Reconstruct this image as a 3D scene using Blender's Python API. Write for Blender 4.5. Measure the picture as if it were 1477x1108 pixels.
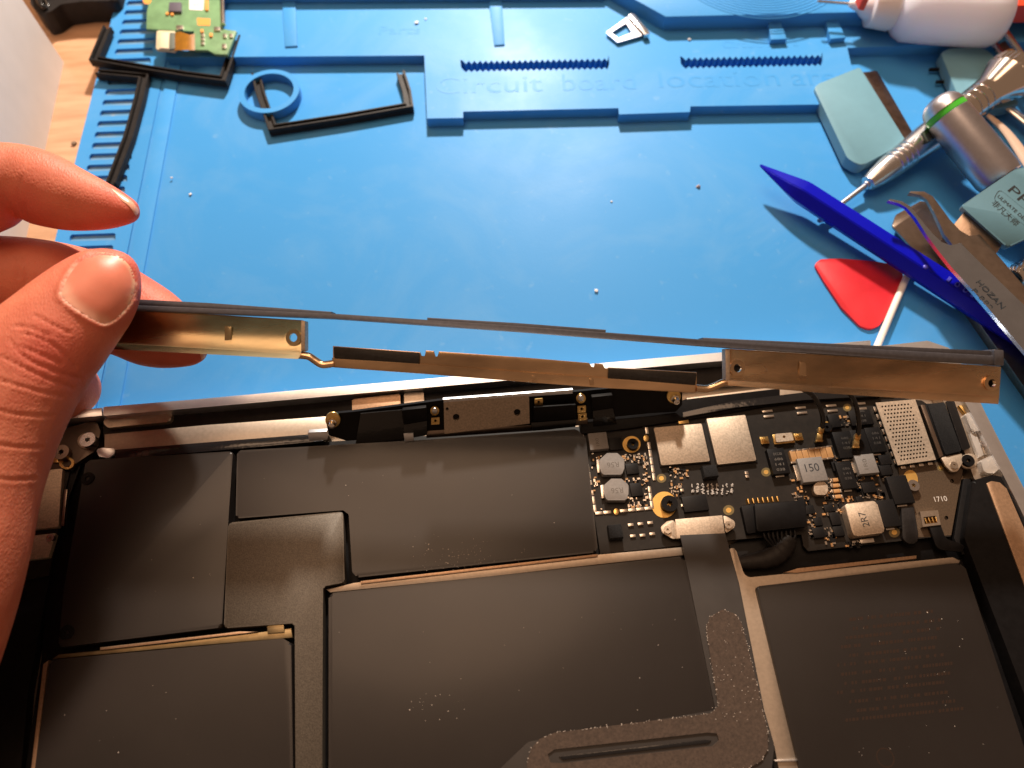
import bpy, bmesh, math, random
from mathutils import Vector, Matrix
from mathutils.geometry import tessellate_polygon
from mathutils.bvhtree import BVHTree
random.seed(7)
for o in list(bpy.data.objects): bpy.data.objects.remove(o)
scene = bpy.context.scene
COL = scene.collection
S = 0.001                                   # all lengths below are millimetres

# ---------------------------------------------------------------- camera
FPX, CU, CV, CAMH = 1055.0, 738.5, 554.0, 217.0
RX = Vector((0.99461075, -0.09448802, 0.0426787))      # world X, Y, Z written in camera axes
RY = Vector((-0.10361719, -0.89160917, 0.44079085))
RZ = Vector((-0.00359673, -0.44283756, -0.89659464))
RIGHT = Vector((RX.x, RY.x, RZ.x)); DOWN = Vector((RX.y, RY.y, RZ.y)); FWD = Vector((RX.z, RY.z, RZ.z))
CAM = Vector((0, 0, CAMH))
cd = bpy.data.cameras.new('camera'); cam = bpy.data.objects.new('camera', cd); COL.objects.link(cam)
cd.sensor_width = 36; cd.lens = 36 * FPX / 1477; cd.clip_start = 0.01; cd.clip_end = 20
cam.matrix_world = Matrix(((RIGHT.x, -DOWN.x, -FWD.x, 0), (RIGHT.y, -DOWN.y, -FWD.y, 0), (RIGHT.z, -DOWN.z, -FWD.z, CAMH * S), (0, 0, 0, 1)))
cd.dof.use_dof = True; cd.dof.focus_distance = 0.212; cd.dof.aperture_fstop = 11.0
scene.camera = cam

# ---------------------------------------------------------------- light
w = bpy.data.worlds.new('World'); scene.world = w; w.use_nodes = True
bg = w.node_tree.nodes['Background']; bg.inputs[0].default_value = (1.0, 0.60, 0.37, 1); bg.inputs[1].default_value = 0.23
LAMP = Vector((60, 670, 385))
ld = bpy.data.lights.new('desk_lamp', 'AREA'); ld.shape = 'DISK'; ld.size = 0.045; ld.energy = 8.6; ld.color = (1.0, 0.87, 0.74)
lo = bpy.data.objects.new('desk_lamp', ld); COL.objects.link(lo); lo.location = LAMP * S
lo.rotation_euler = (Vector((10, 120, 0)) - LAMP).to_track_quat('-Z', 'Y').to_euler()
CEIL = Vector((-200, 650, 1600))
l2 = bpy.data.lights.new('ceiling_lamp', 'AREA'); l2.shape = 'DISK'; l2.size = 1.05; l2.energy = 12.0; l2.color = (1.0, 0.63, 0.39)
lo2 = bpy.data.objects.new('ceiling_lamp', l2); COL.objects.link(lo2); lo2.location = CEIL * S
lo2.rotation_euler = (Vector((0, 80, 0)) - CEIL).to_track_quat('-Z', 'Y').to_euler()
vs = scene.view_settings; vs.view_transform = 'Standard'; vs.look = 'None'; vs.exposure = 0.0; vs.gamma = 1.0
scene.render.engine = 'CYCLES'

# ---------------------------------------------------------------- geometry helpers
def ray(u, v):
    a, b = (u - CU) / FPX, (v - CV) / FPX
    return RIGHT * a + DOWN * b + FWD
def P(u, v, z=0.0):                          # the point at height z seen at photo pixel u, v
    d = ray(u, v); return CAM + d * ((z - CAMH) / d.z)
def D(u, v, dep):                            # the point at that depth
    return CAM + ray(u, v) * dep
def PL(u, v, o, n):                          # on a plane
    d = ray(u, v); return CAM + d * ((o - CAM).dot(n) / d.dot(n))
def proj(p):
    r = p - CAM; z = r.dot(FWD); return CU + FPX * r.dot(RIGHT) / z, CV + FPX * r.dot(DOWN) / z, z
UP = Vector((0, 0, 1))
WLOC = {}
def thing(name, label, cat, loc, group=None):
    o = bpy.data.objects.new(name, None); COL.objects.link(o); o.empty_display_size = 0.01
    o.location = Vector(loc) * S; WLOC[o.name] = Vector(loc)
    tag(o, label, cat, group); return o
def tag(o, label=None, cat=None, group=None, kind=None):
    if label: o['label'] = label
    if cat: o['category'] = cat
    if group: o['group'] = group
    if kind: o['kind'] = kind
    return o
def build(name, bm, mat, parent=None, smooth=False, ang=40):
    vs_ = [v.co for v in bm.verts]
    lo_ = Vector((min(v.x for v in vs_), min(v.y for v in vs_), min(v.z for v in vs_)))
    hi_ = Vector((max(v.x for v in vs_), max(v.y for v in vs_), max(v.z for v in vs_)))
    org = Vector(((lo_.x + hi_.x) / 2, (lo_.y + hi_.y) / 2, lo_.z))
    for v in bm.verts: v.co = (v.co - org) * S
    me = bpy.data.meshes.new(name); bm.to_mesh(me); bm.free()
    if smooth:
        for p in me.polygons: p.use_smooth = True
        me.set_sharp_from_angle(angle=math.radians(ang))
    me.materials.append(mat)
    o = bpy.data.objects.new(name, me); COL.objects.link(o)
    WLOC[o.name] = org
    if parent: o.parent = parent; o.location = (org - WLOC[parent.name]) * S
    else: o.location = org * S
    return o
def dup(o, at, rot=0.0):                     # a copy of a one-mesh part whose origin goes to `at`
    c = o.copy(); COL.objects.link(c); WLOC[c.name] = Vector(at)
    c.location = (Vector(at) - (WLOC[o.parent.name] if o.parent else Vector())) * S
    c.rotation_euler = (0, 0, rot); return c
def round_poly(pts, r, seg=5):
    out = []; n = len(pts)
    for i in range(n):
        ri = r[i] if isinstance(r, (list, tuple)) else r
        p, a, b = pts[i], pts[i - 1], pts[(i + 1) % n]
        e1, e2 = (a - p), (b - p); l1, l2 = e1.length, e2.length
        if ri <= 0 or l1 < 1e-6 or l2 < 1e-6: out.append(p); continue
        e1, e2 = e1 / l1, e2 / l2
        th = e1.angle(e2, math.pi)
        if th > math.radians(172): out.append(p); continue
        t = min(ri / math.tan(th / 2), l1 * .48, l2 * .48)
        p1, p2 = p + e1 * t, p + e2 * t
        for k in range(seg + 1):
            s = k / seg; out.append(p1 * (1 - s) ** 2 + p * 2 * s * (1 - s) + p2 * s * s)
    return out
def prism(bm, pts, ext, bevel=0.0, seg=2, holes=None):
    ext = Vector(ext)
    n = Vector()
    for i in range(len(pts)): n += (pts[i - 1] - pts[0]).cross(pts[i] - pts[0])
    if n.dot(ext) > 0: pts = pts[::-1]
    if not holes:
        top = [bm.verts.new(p) for p in pts]; bot = [bm.verts.new(p + ext) for p in pts]
        ft = bm.faces.new(top); bm.faces.new(bot[::-1])
        for i in range(len(pts)):
            j = (i + 1) % len(pts); bm.faces.new((top[i], bot[i], bot[j], top[j]))
        if bevel:
            bmesh.ops.bevel(bm, geom=list(ft.edges), offset=bevel, segments=seg, profile=0.5, affect='EDGES', clamp_overlap=True)
        return
    loops = [pts] + holes; tr = tessellate_polygon(loops); flat = [p for l in loops for p in l]
    top = [bm.verts.new(p) for p in flat]; bot = [bm.verts.new(p + ext) for p in flat]
    for a, b, c in tr:
        bm.faces.new((top[a], top[b], top[c])); bm.faces.new((bot[c], bot[b], bot[a]))
    k = 0
    for l in loops:
        m = len(l)
        for i in range(m):
            j = (i + 1) % m; bm.faces.new((top[k + i], bot[k + i], bot[k + j], top[k + j]))
        k += m
    bmesh.ops.recalc_face_normals(bm, faces=bm.faces[:])
def slab(name, px, z, th, mat, parent=None, r=0.0, bevel=0.25, seg=2, holes=None, smooth=True):
    bm = bmesh.new(); pts = [P(u, v, z) for u, v in px]
    if r: pts = round_poly(pts, r)
    hs = [[P(u, v, z) for u, v in h] for h in holes] if holes else None
    prism(bm, pts, (0, 0, -th), bevel, seg, hs)
    return build(name, bm, mat, parent, smooth)
def dslab(name, px, dep, th, mat, parent=None, r=0.0, bevel=0.2, holes=None, seg=2):
    bm = bmesh.new(); pts = [D(u, v, dep) for u, v in px]
    if r: pts = round_poly(pts, r)
    hs = [[D(u, v, dep) for u, v in h] for h in holes] if holes else None
    prism(bm, pts, FWD * th, bevel, seg, hs)
    return build(name, bm, mat, parent, True)
def pslab(name, px, o, n, th, mat, parent=None, r=0.0, bevel=0.15, off=0.0, holes=None):
    bm = bmesh.new(); pts = [PL(u, v, o + n * off, n) for u, v in px]
    if r: pts = round_poly(pts, r)
    hs = [[PL(u, v, o + n * off, n) for u, v in h] for h in holes] if holes else None
    prism(bm, pts, n * -th, bevel, 2, hs)
    return build(name, bm, mat, parent, True)
def ell(u, v, a, b, n=16, rot=0.0):
    return [(u + a * math.cos(t) * math.cos(rot) - b * math.sin(t) * math.sin(rot), v + a * math.cos(t) * math.sin(rot) + b * math.sin(t) * math.cos(rot)) for t in [2 * math.pi * i / n for i in range(n)]]
def box_at(name, c, sx, sy, h, mat, parent=None, bevel=0.12, rot=0.0):   # c: centre of the top face
    bm = bmesh.new(); q = Matrix.Rotation(rot, 3, 'Z')
    pts = [c + q @ Vector((sx / 2 * a, sy / 2 * b, 0)) for a, b in ((-1, -1), (1, -1), (1, 1), (-1, 1))]
    prism(bm, pts, (0, 0, -h), bevel, 2); return build(name, bm, mat, parent, True)
def frame_of(d):
    d = d.normalized(); a = d.cross(UP)
    if a.length < 1e-4: a = Vector((1, 0, 0))
    a.normalize(); return d, a, a.cross(d).normalized()
def lathe(bm, p0, p1, prof, n=28, sq=1.0):   # prof: (distance along, radius)
    d, a, b = frame_of(p1 - p0); rings = []
    for t, r in prof:
        c = p0 + d * t
        rings.append([bm.verts.new(c + (a * math.cos(2 * math.pi * k / n) + b * math.sin(2 * math.pi * k / n) * sq) * max(r, .02)) for k in range(n)])
    for i in range(len(rings) - 1):
        for k in range(n):
            j = (k + 1) % n; bm.faces.new((rings[i][k], rings[i][j], rings[i + 1][j], rings[i + 1][k]))
    bm.faces.new(rings[0][::-1]); bm.faces.new(rings[-1])
    bmesh.ops.recalc_face_normals(bm, faces=bm.faces[:])
def spline(pts, k=6):
    out = []; n = len(pts)
    for i in range(n - 1):
        p0, p1, p2, p3 = pts[max(i - 1, 0)], pts[i], pts[i + 1], pts[min(i + 2, n - 1)]
        for s in range(k):
            t = s / k
            out.append(0.5 * ((2 * p1) + (p2 - p0) * t + (2 * p0 - 5 * p1 + 4 * p2 - p3) * t * t + (3 * p1 - p0 - 3 * p2 + p3) * t ** 3))
    out.append(pts[-1]); return out
def tube(bm, path, rad, n=10, flat=1.0):
    rings = []; up = Vector((.13, .2, 1)).normalized()
    for i, p in enumerate(path):
        d = (path[min(i + 1, len(path) - 1)] - path[max(i - 1, 0)]).normalized()
        a = d.cross(up).normalized(); b = a.cross(d); r = rad(i / (len(path) - 1)) if callable(rad) else rad
        rings.append([bm.verts.new(p + a * r * math.cos(2 * math.pi * k / n) + b * r * flat * math.sin(2 * math.pi * k / n)) for k in range(n)])
    for i in range(len(rings) - 1):
        for k in range(n):
            j = (k + 1) % n; bm.faces.new((rings[i][k], rings[i][j], rings[i + 1][j], rings[i + 1][k]))
    bm.faces.new(rings[0][::-1]); bm.faces.new(rings[-1]); bmesh.ops.recalc_face_normals(bm, faces=bm.faces[:])
def text(body, A, B, hmm, th, mat, parent, name='lettering', n=UP):
    cu = bpy.data.curves.new('t', 'FONT'); cu.body = body; cu.size = 1; cu.resolution_u = 3
    to = bpy.data.objects.new('t', cu); COL.objects.link(to)
    dg = bpy.context.evaluated_depsgraph_get(); me = bpy.data.meshes.new_from_object(to.evaluated_get(dg))
    bpy.data.objects.remove(to); bpy.data.curves.remove(cu)
    if not me.vertices: return None
    xs = [v.co.x for v in me.vertices]; ys = [v.co.y for v in me.vertices]
    x0, wx, y0, wy = min(xs), max(xs) - min(xs), min(ys), max(ys) - min(ys)
    ex = (B - A); L = ex.length; ex.normalize(); ey = n.cross(ex)
    bm = bmesh.new(); bm.from_mesh(me); bpy.data.meshes.remove(me)
    for v in bm.verts: v.co = A + ex * ((v.co.x - x0) / wx * L) + ey * ((v.co.y - y0) / wy * hmm)
    r = bmesh.ops.extrude_face_region(bm, geom=bm.faces[:])
    for e in r['geom']:
        if isinstance(e, bmesh.types.BMVert): e.co += n * th
    bmesh.ops.recalc_face_normals(bm, faces=bm.faces[:])
    return build(name, bm, mat, parent)

# ---------------------------------------------------------------- materials
def M(name, col, rough=.5, metal=0.0, var=0.0, scale=300.0, bump=0.0, bscale=None, bdist=.0002, spec=.5, coat=0.0, crough=.05, sss=0.0, sssr=(1, .3, .15), sscale=.004, rvar=0.0, stretch=None, col2=None, trans=0.0, ior=1.45, aniso=0.0, alpha=1.0):
    m = bpy.data.materials.new(name); m.use_nodes = True; nt = m.node_tree; b = nt.nodes['Principled BSDF']
    c = (*col, 1)
    b.inputs['Base Color'].default_value = c; b.inputs['Roughness'].default_value = rough; b.inputs['Metallic'].default_value = metal
    b.inputs['Specular IOR Level'].default_value = spec; b.inputs['Coat Weight'].default_value = coat; b.inputs['Coat Roughness'].default_value = crough
    b.inputs['Subsurface Weight'].default_value = sss; b.inputs['Subsurface Radius'].default_value = sssr; b.inputs['Subsurface Scale'].default_value = sscale
    b.inputs['Transmission Weight'].default_value = trans; b.inputs['IOR'].default_value = ior; b.inputs['Anisotropic'].default_value = aniso
    b.inputs['Alpha'].default_value = alpha
    tc = nt.nodes.new('ShaderNodeTexCoord'); src = tc.outputs['Object']
    if stretch:
        mp = nt.nodes.new('ShaderNodeMapping'); mp.inputs['Scale'].default_value = stretch
        nt.links.new(src, mp.inputs[0]); src = mp.outputs[0]
    def noise(sc, det=5):
        n = nt.nodes.new('ShaderNodeTexNoise'); n.inputs['Scale'].default_value = sc; n.inputs['Detail'].default_value = det; n.inputs['Roughness'].default_value = .6
        nt.links.new(src, n.inputs['Vector']); return n
    if var or col2:
        n = noise(scale); r = nt.nodes.new('ShaderNodeValToRGB')
        r.color_ramp.elements[0].position = .32; r.color_ramp.elements[1].position = .68
        lo_ = col2 if col2 else tuple(x * (1 - var) for x in col); hi_ = col if col2 else tuple(min(1, x * (1 + var)) for x in col)
        r.color_ramp.elements[0].color = (*lo_, 1); r.color_ramp.elements[1].color = (*hi_, 1)
        nt.links.new(n.outputs['Fac'], r.inputs[0]); nt.links.new(r.outputs[0], b.inputs['Base Color'])
    if rvar:
        n = noise(scale * .37); mr = nt.nodes.new('ShaderNodeMapRange'); mr.inputs[1].default_value = .3; mr.inputs[2].default_value = .7
        mr.inputs[3].default_value = max(.02, rough - rvar); mr.inputs[4].default_value = min(1, rough + rvar)
        nt.links.new(n.outputs['Fac'], mr.inputs[0]); nt.links.new(mr.outputs[0], b.inputs['Roughness'])
    if bump:
        n = noise(bscale or scale * 3, 3); bp = nt.nodes.new('ShaderNodeBump'); bp.inputs['Strength'].default_value = bump; bp.inputs['Distance'].default_value = bdist
        nt.links.new(n.outputs['Fac'], bp.inputs['Height']); nt.links.new(bp.outputs[0], b.inputs['Normal'])
    return m
def silicone(name, base, dust, amt):
    m = M(name, base, .46, bump=.12, bscale=900, rvar=.08, scale=35, spec=.15); nt = m.node_tree; b = nt.nodes['Principled BSDF']
    tc = nt.nodes.new('ShaderNodeTexCoord')
    a = nt.nodes.new('ShaderNodeTexNoise'); a.inputs['Scale'].default_value = 16; a.inputs['Detail'].default_value = 9; a.inputs['Roughness'].default_value = .65; a.inputs['Distortion'].default_value = 1.2
    c = nt.nodes.new('ShaderNodeTexNoise'); c.inputs['Scale'].default_value = 240; c.inputs['Detail'].default_value = 3
    for q in (a, c): nt.links.new(tc.outputs['Object'], q.inputs['Vector'])
    r = nt.nodes.new('ShaderNodeMapRange'); r.inputs[1].default_value = .48; r.inputs[2].default_value = .78; r.inputs[4].default_value = amt
    r2 = nt.nodes.new('ShaderNodeMapRange'); r2.inputs[1].default_value = .66; r2.inputs[2].default_value = .80; r2.inputs[4].default_value = amt * 1.1
    ad = nt.nodes.new('ShaderNodeMath'); ad.operation = 'ADD'
    nt.links.new(a.outputs['Fac'], r.inputs[0]); nt.links.new(c.outputs['Fac'], r2.inputs[0]); nt.links.new(r.outputs[0], ad.inputs[0]); nt.links.new(r2.outputs[0], ad.inputs[1])
    mx = nt.nodes.new('ShaderNodeMix'); mx.data_type = 'RGBA'; mx.inputs[6].default_value = (*base, 1); mx.inputs[7].default_value = (*dust, 1)
    nt.links.new(ad.outputs[0], mx.inputs[0]); nt.links.new(mx.outputs[2], b.inputs['Base Color']); return m
m_mat = silicone('blue_silicone', (.055, .285, .66), (.24, .43, .64), .24)
m_matdust = silicone('dusty_blue_silicone', (.10, .28, .50), (.30, .36, .40), .7)
m_mattext = M('blue_silicone_lettering', (.050, .25, .64), .55, spec=.15)
m_alu = M('anodised_aluminium', (.78, .80, .84), .38, 1.0, var=.05, scale=400, bump=.15, bscale=4000, bdist=.00005)
m_alu_in = M('bead_blasted_aluminium', (.50, .42, .34), .46, .9, var=.08, scale=900, bump=.2, bscale=5000, bdist=.00005)
m_brass = M('brassy_steel', (.66, .46, .28), .28, 1.0, var=.42, scale=55, bump=.16, bscale=2500, bdist=.00006, rvar=.14, stretch=(.35, 1, 1))
m_batt = M('battery_film', (.013, .010, .009), .43, var=.12, scale=40, bump=.05, bscale=260, spec=.5, coat=.15, crough=.17, rvar=.05)
m_felt = M('brown_felt', (.065, .044, .032), .85, var=.3, scale=1500, bump=.5, bscale=4000, bdist=.0001)
m_plate = M('speckled_black_plate', (.10, .085, .068), .5, .35, var=.35, scale=3500, bump=.5, bscale=3500, bdist=.00008)
m_blackp = M('black_plastic', (.007, .0065, .007), .48, var=.2, scale=500, bump=.15, bscale=1500, bdist=.00006, spec=.14)
m_blackg = M('black_gloss_foil', (.012, .012, .013), .16, bump=.5, bscale=250, bdist=.0003, spec=.6)
m_flex = M('black_flex_film', (.040, .036, .034), .28, var=.1, scale=80)
m_pcb = M('black_pcb', (.015, .012, .010), .5, var=.25, scale=600, bump=.15, bscale=1800, bdist=.00005, spec=.3)
m_pcbedge = M('brown_pcb', (.075, .048, .028), .5, var=.3, scale=2500, bump=.2, bscale=2500, bdist=.00004)
m_solder = M('tin_solder', (.80, .74, .66), .28, 1.0, var=.1, scale=900)
m_gold = M('gold_plating', (.85, .58, .22), .30, 1.0, var=.12, scale=600, bump=.2, bscale=1500)
m_goldpad = M('gold_ring_pad', (.78, .48, .14), .42, .7, var=.08, scale=400)
m_lid = M('nickel_shield', (.56, .46, .36), .58, .8, var=.20, scale=1800, bump=.35, bscale=6000, bdist=.00004)
m_ind = M('grey_ferrite', (.25, .235, .225), .5, .2, var=.08, scale=1500, bump=.3, bscale=3000, bdist=.00005)
m_ic = M('black_epoxy', (.009, .0085, .009), .45, var=.2, scale=2000, bump=.15, bscale=4000, bdist=.00003, spec=.22)
m_cer = M('tan_ceramic', (.50, .27, .11), .45, var=.1, scale=800)
m_steel = M('stainless_steel', (.66, .66, .68), .24, 1.0, var=.06, scale=200, bump=.06, bscale=900, stretch=(1, 1, 1))
m_steelb = M('brushed_dark_steel', (.34, .27, .22), .34, 1.0, var=.12, scale=350, bump=.12, bscale=1400)
m_bluerefl = M('painted_reflection_steel', (.52, .60, .72), .22, 1.0, var=.08, scale=120, bump=.05, bscale=900)  # blue base colour imitates the mat reflected in the front tweezer arm
m_blade = M('dark_blade_steel', (.16, .11, .09), .32, .9, var=.3, scale=250, bump=.2, bscale=900)
m_gun = M('gunmetal', (.60, .59, .64), .34, 1.0, var=.05, scale=500)
m_chrome = M('polished_chrome', (.78, .74, .70), .12, 1.0)
m_teal = M('teal_plastic', (.13, .29, .38), .48, var=.03, scale=200, bump=.1, bscale=2000, bdist=.00005)
m_blue = M('deep_blue_plastic', (.002, .004, .42), .28, spec=.28, var=.05, scale=100, sss=.15, sssr=(.1, .1, 1))
m_blueink = M('raised_blue_lettering', (.10, .10, .62), .3)
m_red = M('red_plastic', (.58, .020, .030), .42, var=.16, scale=60, rvar=.12, bump=.1, bscale=500)
m_redor = M('orange_red_plastic', (.75, .06, .02), .45)
m_white = M('white_plastic', (.55, .50, .48), .5, var=.03, scale=100, bump=.1, bscale=1500, bdist=.00005)
m_stick = M('white_paper_stick', (.80, .77, .72), .6)
m_green = M('green_pcb', (.16, .30, .15), .40, var=.18, scale=220, bump=.1, bscale=700)
m_amber = M('amber_flex', (.50, .23, .03), .30, var=.12, scale=300)
m_pale = M('pale_connector', (.62, .55, .38), .5, var=.1, scale=400)
m_label = M('white_label', (.82, .80, .80), .55)
m_orange = M('copper_pad', (.80, .33, .07), .5)
m_ink = M('dark_print', (.02, .025, .03), .6)
m_inkg = M('grey_print', (.13, .115, .10), .6)
m_inkw = M('white_print', (.62, .58, .54), .6)
m_rubber = M('black_foam_rubber', (.012, .010, .010), .55, spec=.3, var=.3, scale=300, bump=.4, bscale=900, bdist=.0002)
m_foam = M('black_foam', (.010, .010, .011), .95, var=.6, scale=3000, bump=.9, bscale=3500, bdist=.0002)
m_bottle = M('milky_polyethylene', (.80, .82, .97), .30, sss=.5, sssr=(1, .8, .9), sscale=.03)
m_clear = M('clear_plastic', (.85, .80, .75), .12, trans=.55, ior=1.45)
m_greenring = M('green_ring', (.06, .46, .03), .4)
m_silvergrey = M('silver_grey_ring', (.62, .60, .58), .3, 1.0)
m_strip = M('dark_grey_strip', (.085, .085, .10), .40, var=.15, scale=900, bump=.25, bscale=2500, bdist=.00006)
m_crumb = M('pale_crumb', (.70, .72, .74), .7)
m_tanstrip = M('tan_metal_strip', (.46, .30, .19), .48, .75, var=.15, scale=1500, bump=.35, bscale=5000, bdist=.00004)
m_olive = M('olive_gold_steel', (.58, .46, .27), .27, 1.0, var=.40, scale=60, bump=.12, bscale=2000, bdist=.00006, rvar=.14, stretch=(.3, 1, 1))

# wooden desk
m_wood = bpy.data.materials.new('desk_wood'); m_wood.use_nodes = True; nt = m_wood.node_tree; b = nt.nodes['Principled BSDF']
tc = nt.nodes.new('ShaderNodeTexCoord'); mp = nt.nodes.new('ShaderNodeMapping'); mp.inputs['Scale'].default_value = (25, 160, 60); mp.inputs['Rotation'].default_value = (0, 0, .12)
nz = nt.nodes.new('ShaderNodeTexNoise'); nz.inputs['Scale'].default_value = 1.6; nz.inputs['Detail'].default_value = 8
cr = nt.nodes.new('ShaderNodeValToRGB'); cr.color_ramp.elements[0].color = (.44, .235, .125, 1); cr.color_ramp.elements[1].color = (.58, .345, .205, 1)
cr.color_ramp.elements[0].position = .3; cr.color_ramp.elements[1].position = .62
nt.links.new(tc.outputs['Object'], mp.inputs[0]); nt.links.new(mp.outputs[0], nz.inputs['Vector']); nt.links.new(nz.outputs['Fac'], cr.inputs[0]); nt.links.new(cr.outputs[0], b.inputs['Base Color'])
b.inputs['Roughness'].default_value = .42

# ================================================================ SETTING
bm = bmesh.new()
prism(bm, [Vector((-420, -220, -4.5)), Vector((520, -220, -4.5)), Vector((520, 640, -4.5)), Vector((-420, 640, -4.5))], (0, 0, -18), 1.0)
tag(build('desk', bm, m_wood), 'pale wooden desk top under the blue mat', kind='structure')

# ================================================================ BLUE REPAIR MAT
mat_t = thing('repair_mat', 'blue silicone repair mat with embossed lettering, trays and slotted border', 'mat', P(700, 300, -4.5))
def l1(y): return 224 + (150 - y) * .20
def l0(y): return 167 - (y - 3) * .255
slab('mat_backing', [(l0(-120) + 1, -120), (1900, -160), (2000, 1300), (l0(1300) + 1, 1300)], -0.8, 3.7, m_matdust, mat_t, bevel=0)
slots = []; y = -10.0
while y < 640:
    s = 13.6 + max(y, 0) * .0112
    a, c = l0(y) + 16 + y * .012, l1(y) - 19
    hh = s * .32
    slots.append([(a + 3, y - hh + 2), (c - 2, y - hh), (c, y - hh + 2), (c, y + hh - 1), (a + 1, y + hh + 1), (a - 1, y + hh - 2), (a, y - hh + 5)])
    y += s
slab('slotted_border', [(l0(-120), -120), (l1(-120) + 3, -120), (l1(1250), 1250), (l0(1250), 1250)], 0.3, 1.05, m_mat, mat_t, bevel=0, holes=slots, smooth=False)
slab('work_surface', [(l1(-120) + 3.5, -121), (1900, -160), (2000, 1290), (l1(1250) + .6, 1260)], 0.0, .78, m_mat, mat_t, bevel=.2)
slab('edge_strip', [(l1(85) + 8, 85), (257 + (130 - 85) * .18 - 3, 85), (257 - (660 - 130) * .18 - 3, 660), (l1(660) + 5, 660)], 0.7, 1.0, m_mat, mat_t, bevel=.3)
def comb(xa, ya, xb, yb, n):
    top, bot = [], []
    for i in range(n + 1):
        for k, h in ((0, 0), (.5, 1)):
            t = (i + k) / (n + .5); x = xa + (xb - xa) * t; yy = ya + (yb - ya) * t
            top.append((x, yy + (4.5 if h else 0))); bot.append((x, yy + 13 + (3.5 if h else 0)))
    return [(xa - 4, ya - 2)] + top + [(xb + 2, yb - 4), (xb + 3, yb + 8)] + bot[::-1] + [(xa - 3, ya + 9)]
rid = slab('tray_block', [(268, -120), (240, 83), (612, 80), (616, 171), (668, 170), (668, 161), (892, 156), (893, 165), (995, 161.6), (996, 153.5), (1179, 150.8), (1243, 149), (1228, 95), (1222, 69), (1400, 63), (1800, 50), (1800, -160)],
     4.5, 5.0, m_mat, mat_t, bevel=0, holes=[comb(668, 88, 876, 84, 25), comb(985, 83, 1184, 79, 23)], smooth=False)
slab('tray_divider', [(404, -40), (424, -40), (429, 66), (411, 67)], 5.2, .9, m_mat, mat_t, bevel=.3)
slab('tray_divider', [(700, -40), (721, -40), (728, 64), (713, 65)], 5.2, .9, m_mat, mat_t, bevel=.3)
slab('tray_wall', [(240, -8), (400, -9), (872, -12), (870, -90), (240, -90)], 9.0, 4.7, m_mat, mat_t, bevel=.3)
plat = slab('raised_platform', [(845, -40), (917, 0), (960, 24), (1260, 17), (1700, 4), (1700, -120), (780, -120)], 11.0, 6.7, m_mat, mat_t, bevel=.4)
for q in ([(1108, 30), (1126, 30), (1135, 56), (1112, 57)], [(1191, 29), (1208, 28), (1220, 54), (1198, 56)]):
    slab('tray_post', q, 7.0, 2.7, m_mat, mat_t, bevel=.25)
# fine concentric grooves on the platform
cc = P(1090, -60, 11)
for k in range(9):
    bm = bmesh.new(); R = 26 + k * 1.6; n = 40; ring = []
    for i in range(n):
        t = math.radians(200 + 140 * i / (n - 1)); dvec = Vector((math.cos(t), math.sin(t), 0))
        ring.append((bm.verts.new(cc + dvec * R), bm.verts.new(cc + dvec * (R + .35) + UP * .25), bm.verts.new(cc + dvec * (R + .7))))
    ok = True
    for i in range(n - 1):
        for j in range(2): bm.faces.new((ring[i][j], ring[i][j + 1], ring[i + 1][j + 1], ring[i + 1][j]))
    build('platform_groove', bm, m_mat, mat_t, True)
bm = bmesh.new(); rc = P(388, 131, 4.2)
prism(bm, [rc + Vector((math.cos(t), math.sin(t), 0)) * 12.2 for t in [2 * math.pi * i / 48 for i in range(48)]], (0, 0, -4.4), 0, 2,
      [[rc + Vector((math.cos(t), math.sin(t), 0)) * 9.9 for t in [2 * math.pi * i / 48 for i in range(48)]]])
build('ring_holder', bm, m_mat, mat_t, True)
def ptxt(body, a, b2, hpx, z, th, m, parent, k=3.6):
    A, B = P(*a, z), P(*b2, z); return text(body, A, B, hpx, th, m, parent)
for wd, a, b2, h in (('Circuit', (628, 136), (783, 132), 9.5), ('board', (812, 131.5), (918, 129), 9.5), ('location', (952, 127), (1126, 124), 9.5), ('area', (1144, 124), (1232, 122), 6.6)):
    ptxt(wd, a, b2, h, 4.43, .13, m_mat, mat_t)
ptxt('Circuit board', (1043, 70), (1152, 67), 4.2, 4.46, .10, m_mat, mat_t)
ptxt('Parts', (546, 50), (606, 49), 5.0, 4.46, .09, m_mat, mat_t)

# crumbs lying about
def crumb(u, v, z, r, label, m=m_crumb):
    bm = bmesh.new(); bmesh.ops.create_icosphere(bm, subdivisions=1, radius=r); c = P(u, v, z)
    for q in bm.verts: q.co = Vector((q.co.x * random.uniform(.7, 1.3), q.co.y * random.uniform(.6, 1.2), q.co.z * random.uniform(.4, .8))) + c + UP * r * .45
    tag(build('crumb', bm, m), label, 'crumb', 'crumbs on the mat and desk')
crumb(275, 281, 0, .75, 'white flake on the blue mat between fingertip and ring holder')
crumb(248, 257, .7, .5, 'small white speck on the mat near the edge strip')
crumb(860, 420, 0, .85, 'white flake on open blue mat above the thin bar')
crumb(1007, 270, 0, .95, 'pinkish grey crumb on the mat left of the blue spudger', M('grey_crumb', (.45, .38, .38), .8))
crumb(601, 34, 4.5, .9, 'bright white flake in the lettered parts tray')
crumb(614, 28, 4.5, .5, 'tiny white fleck beside the bright flake in the tray')
crumb(994, 58, 4.5, .8, 'white flake below the raised platform edge')
crumb(108, 208, -4.5, 1.2, 'brown crumb on the wooden desk', M('brown_crumb', (.22, .15, .10), .9))
crumb(882, 291, 0, .45, 'faint white speck on the mat left of the pinkish crumb')

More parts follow.
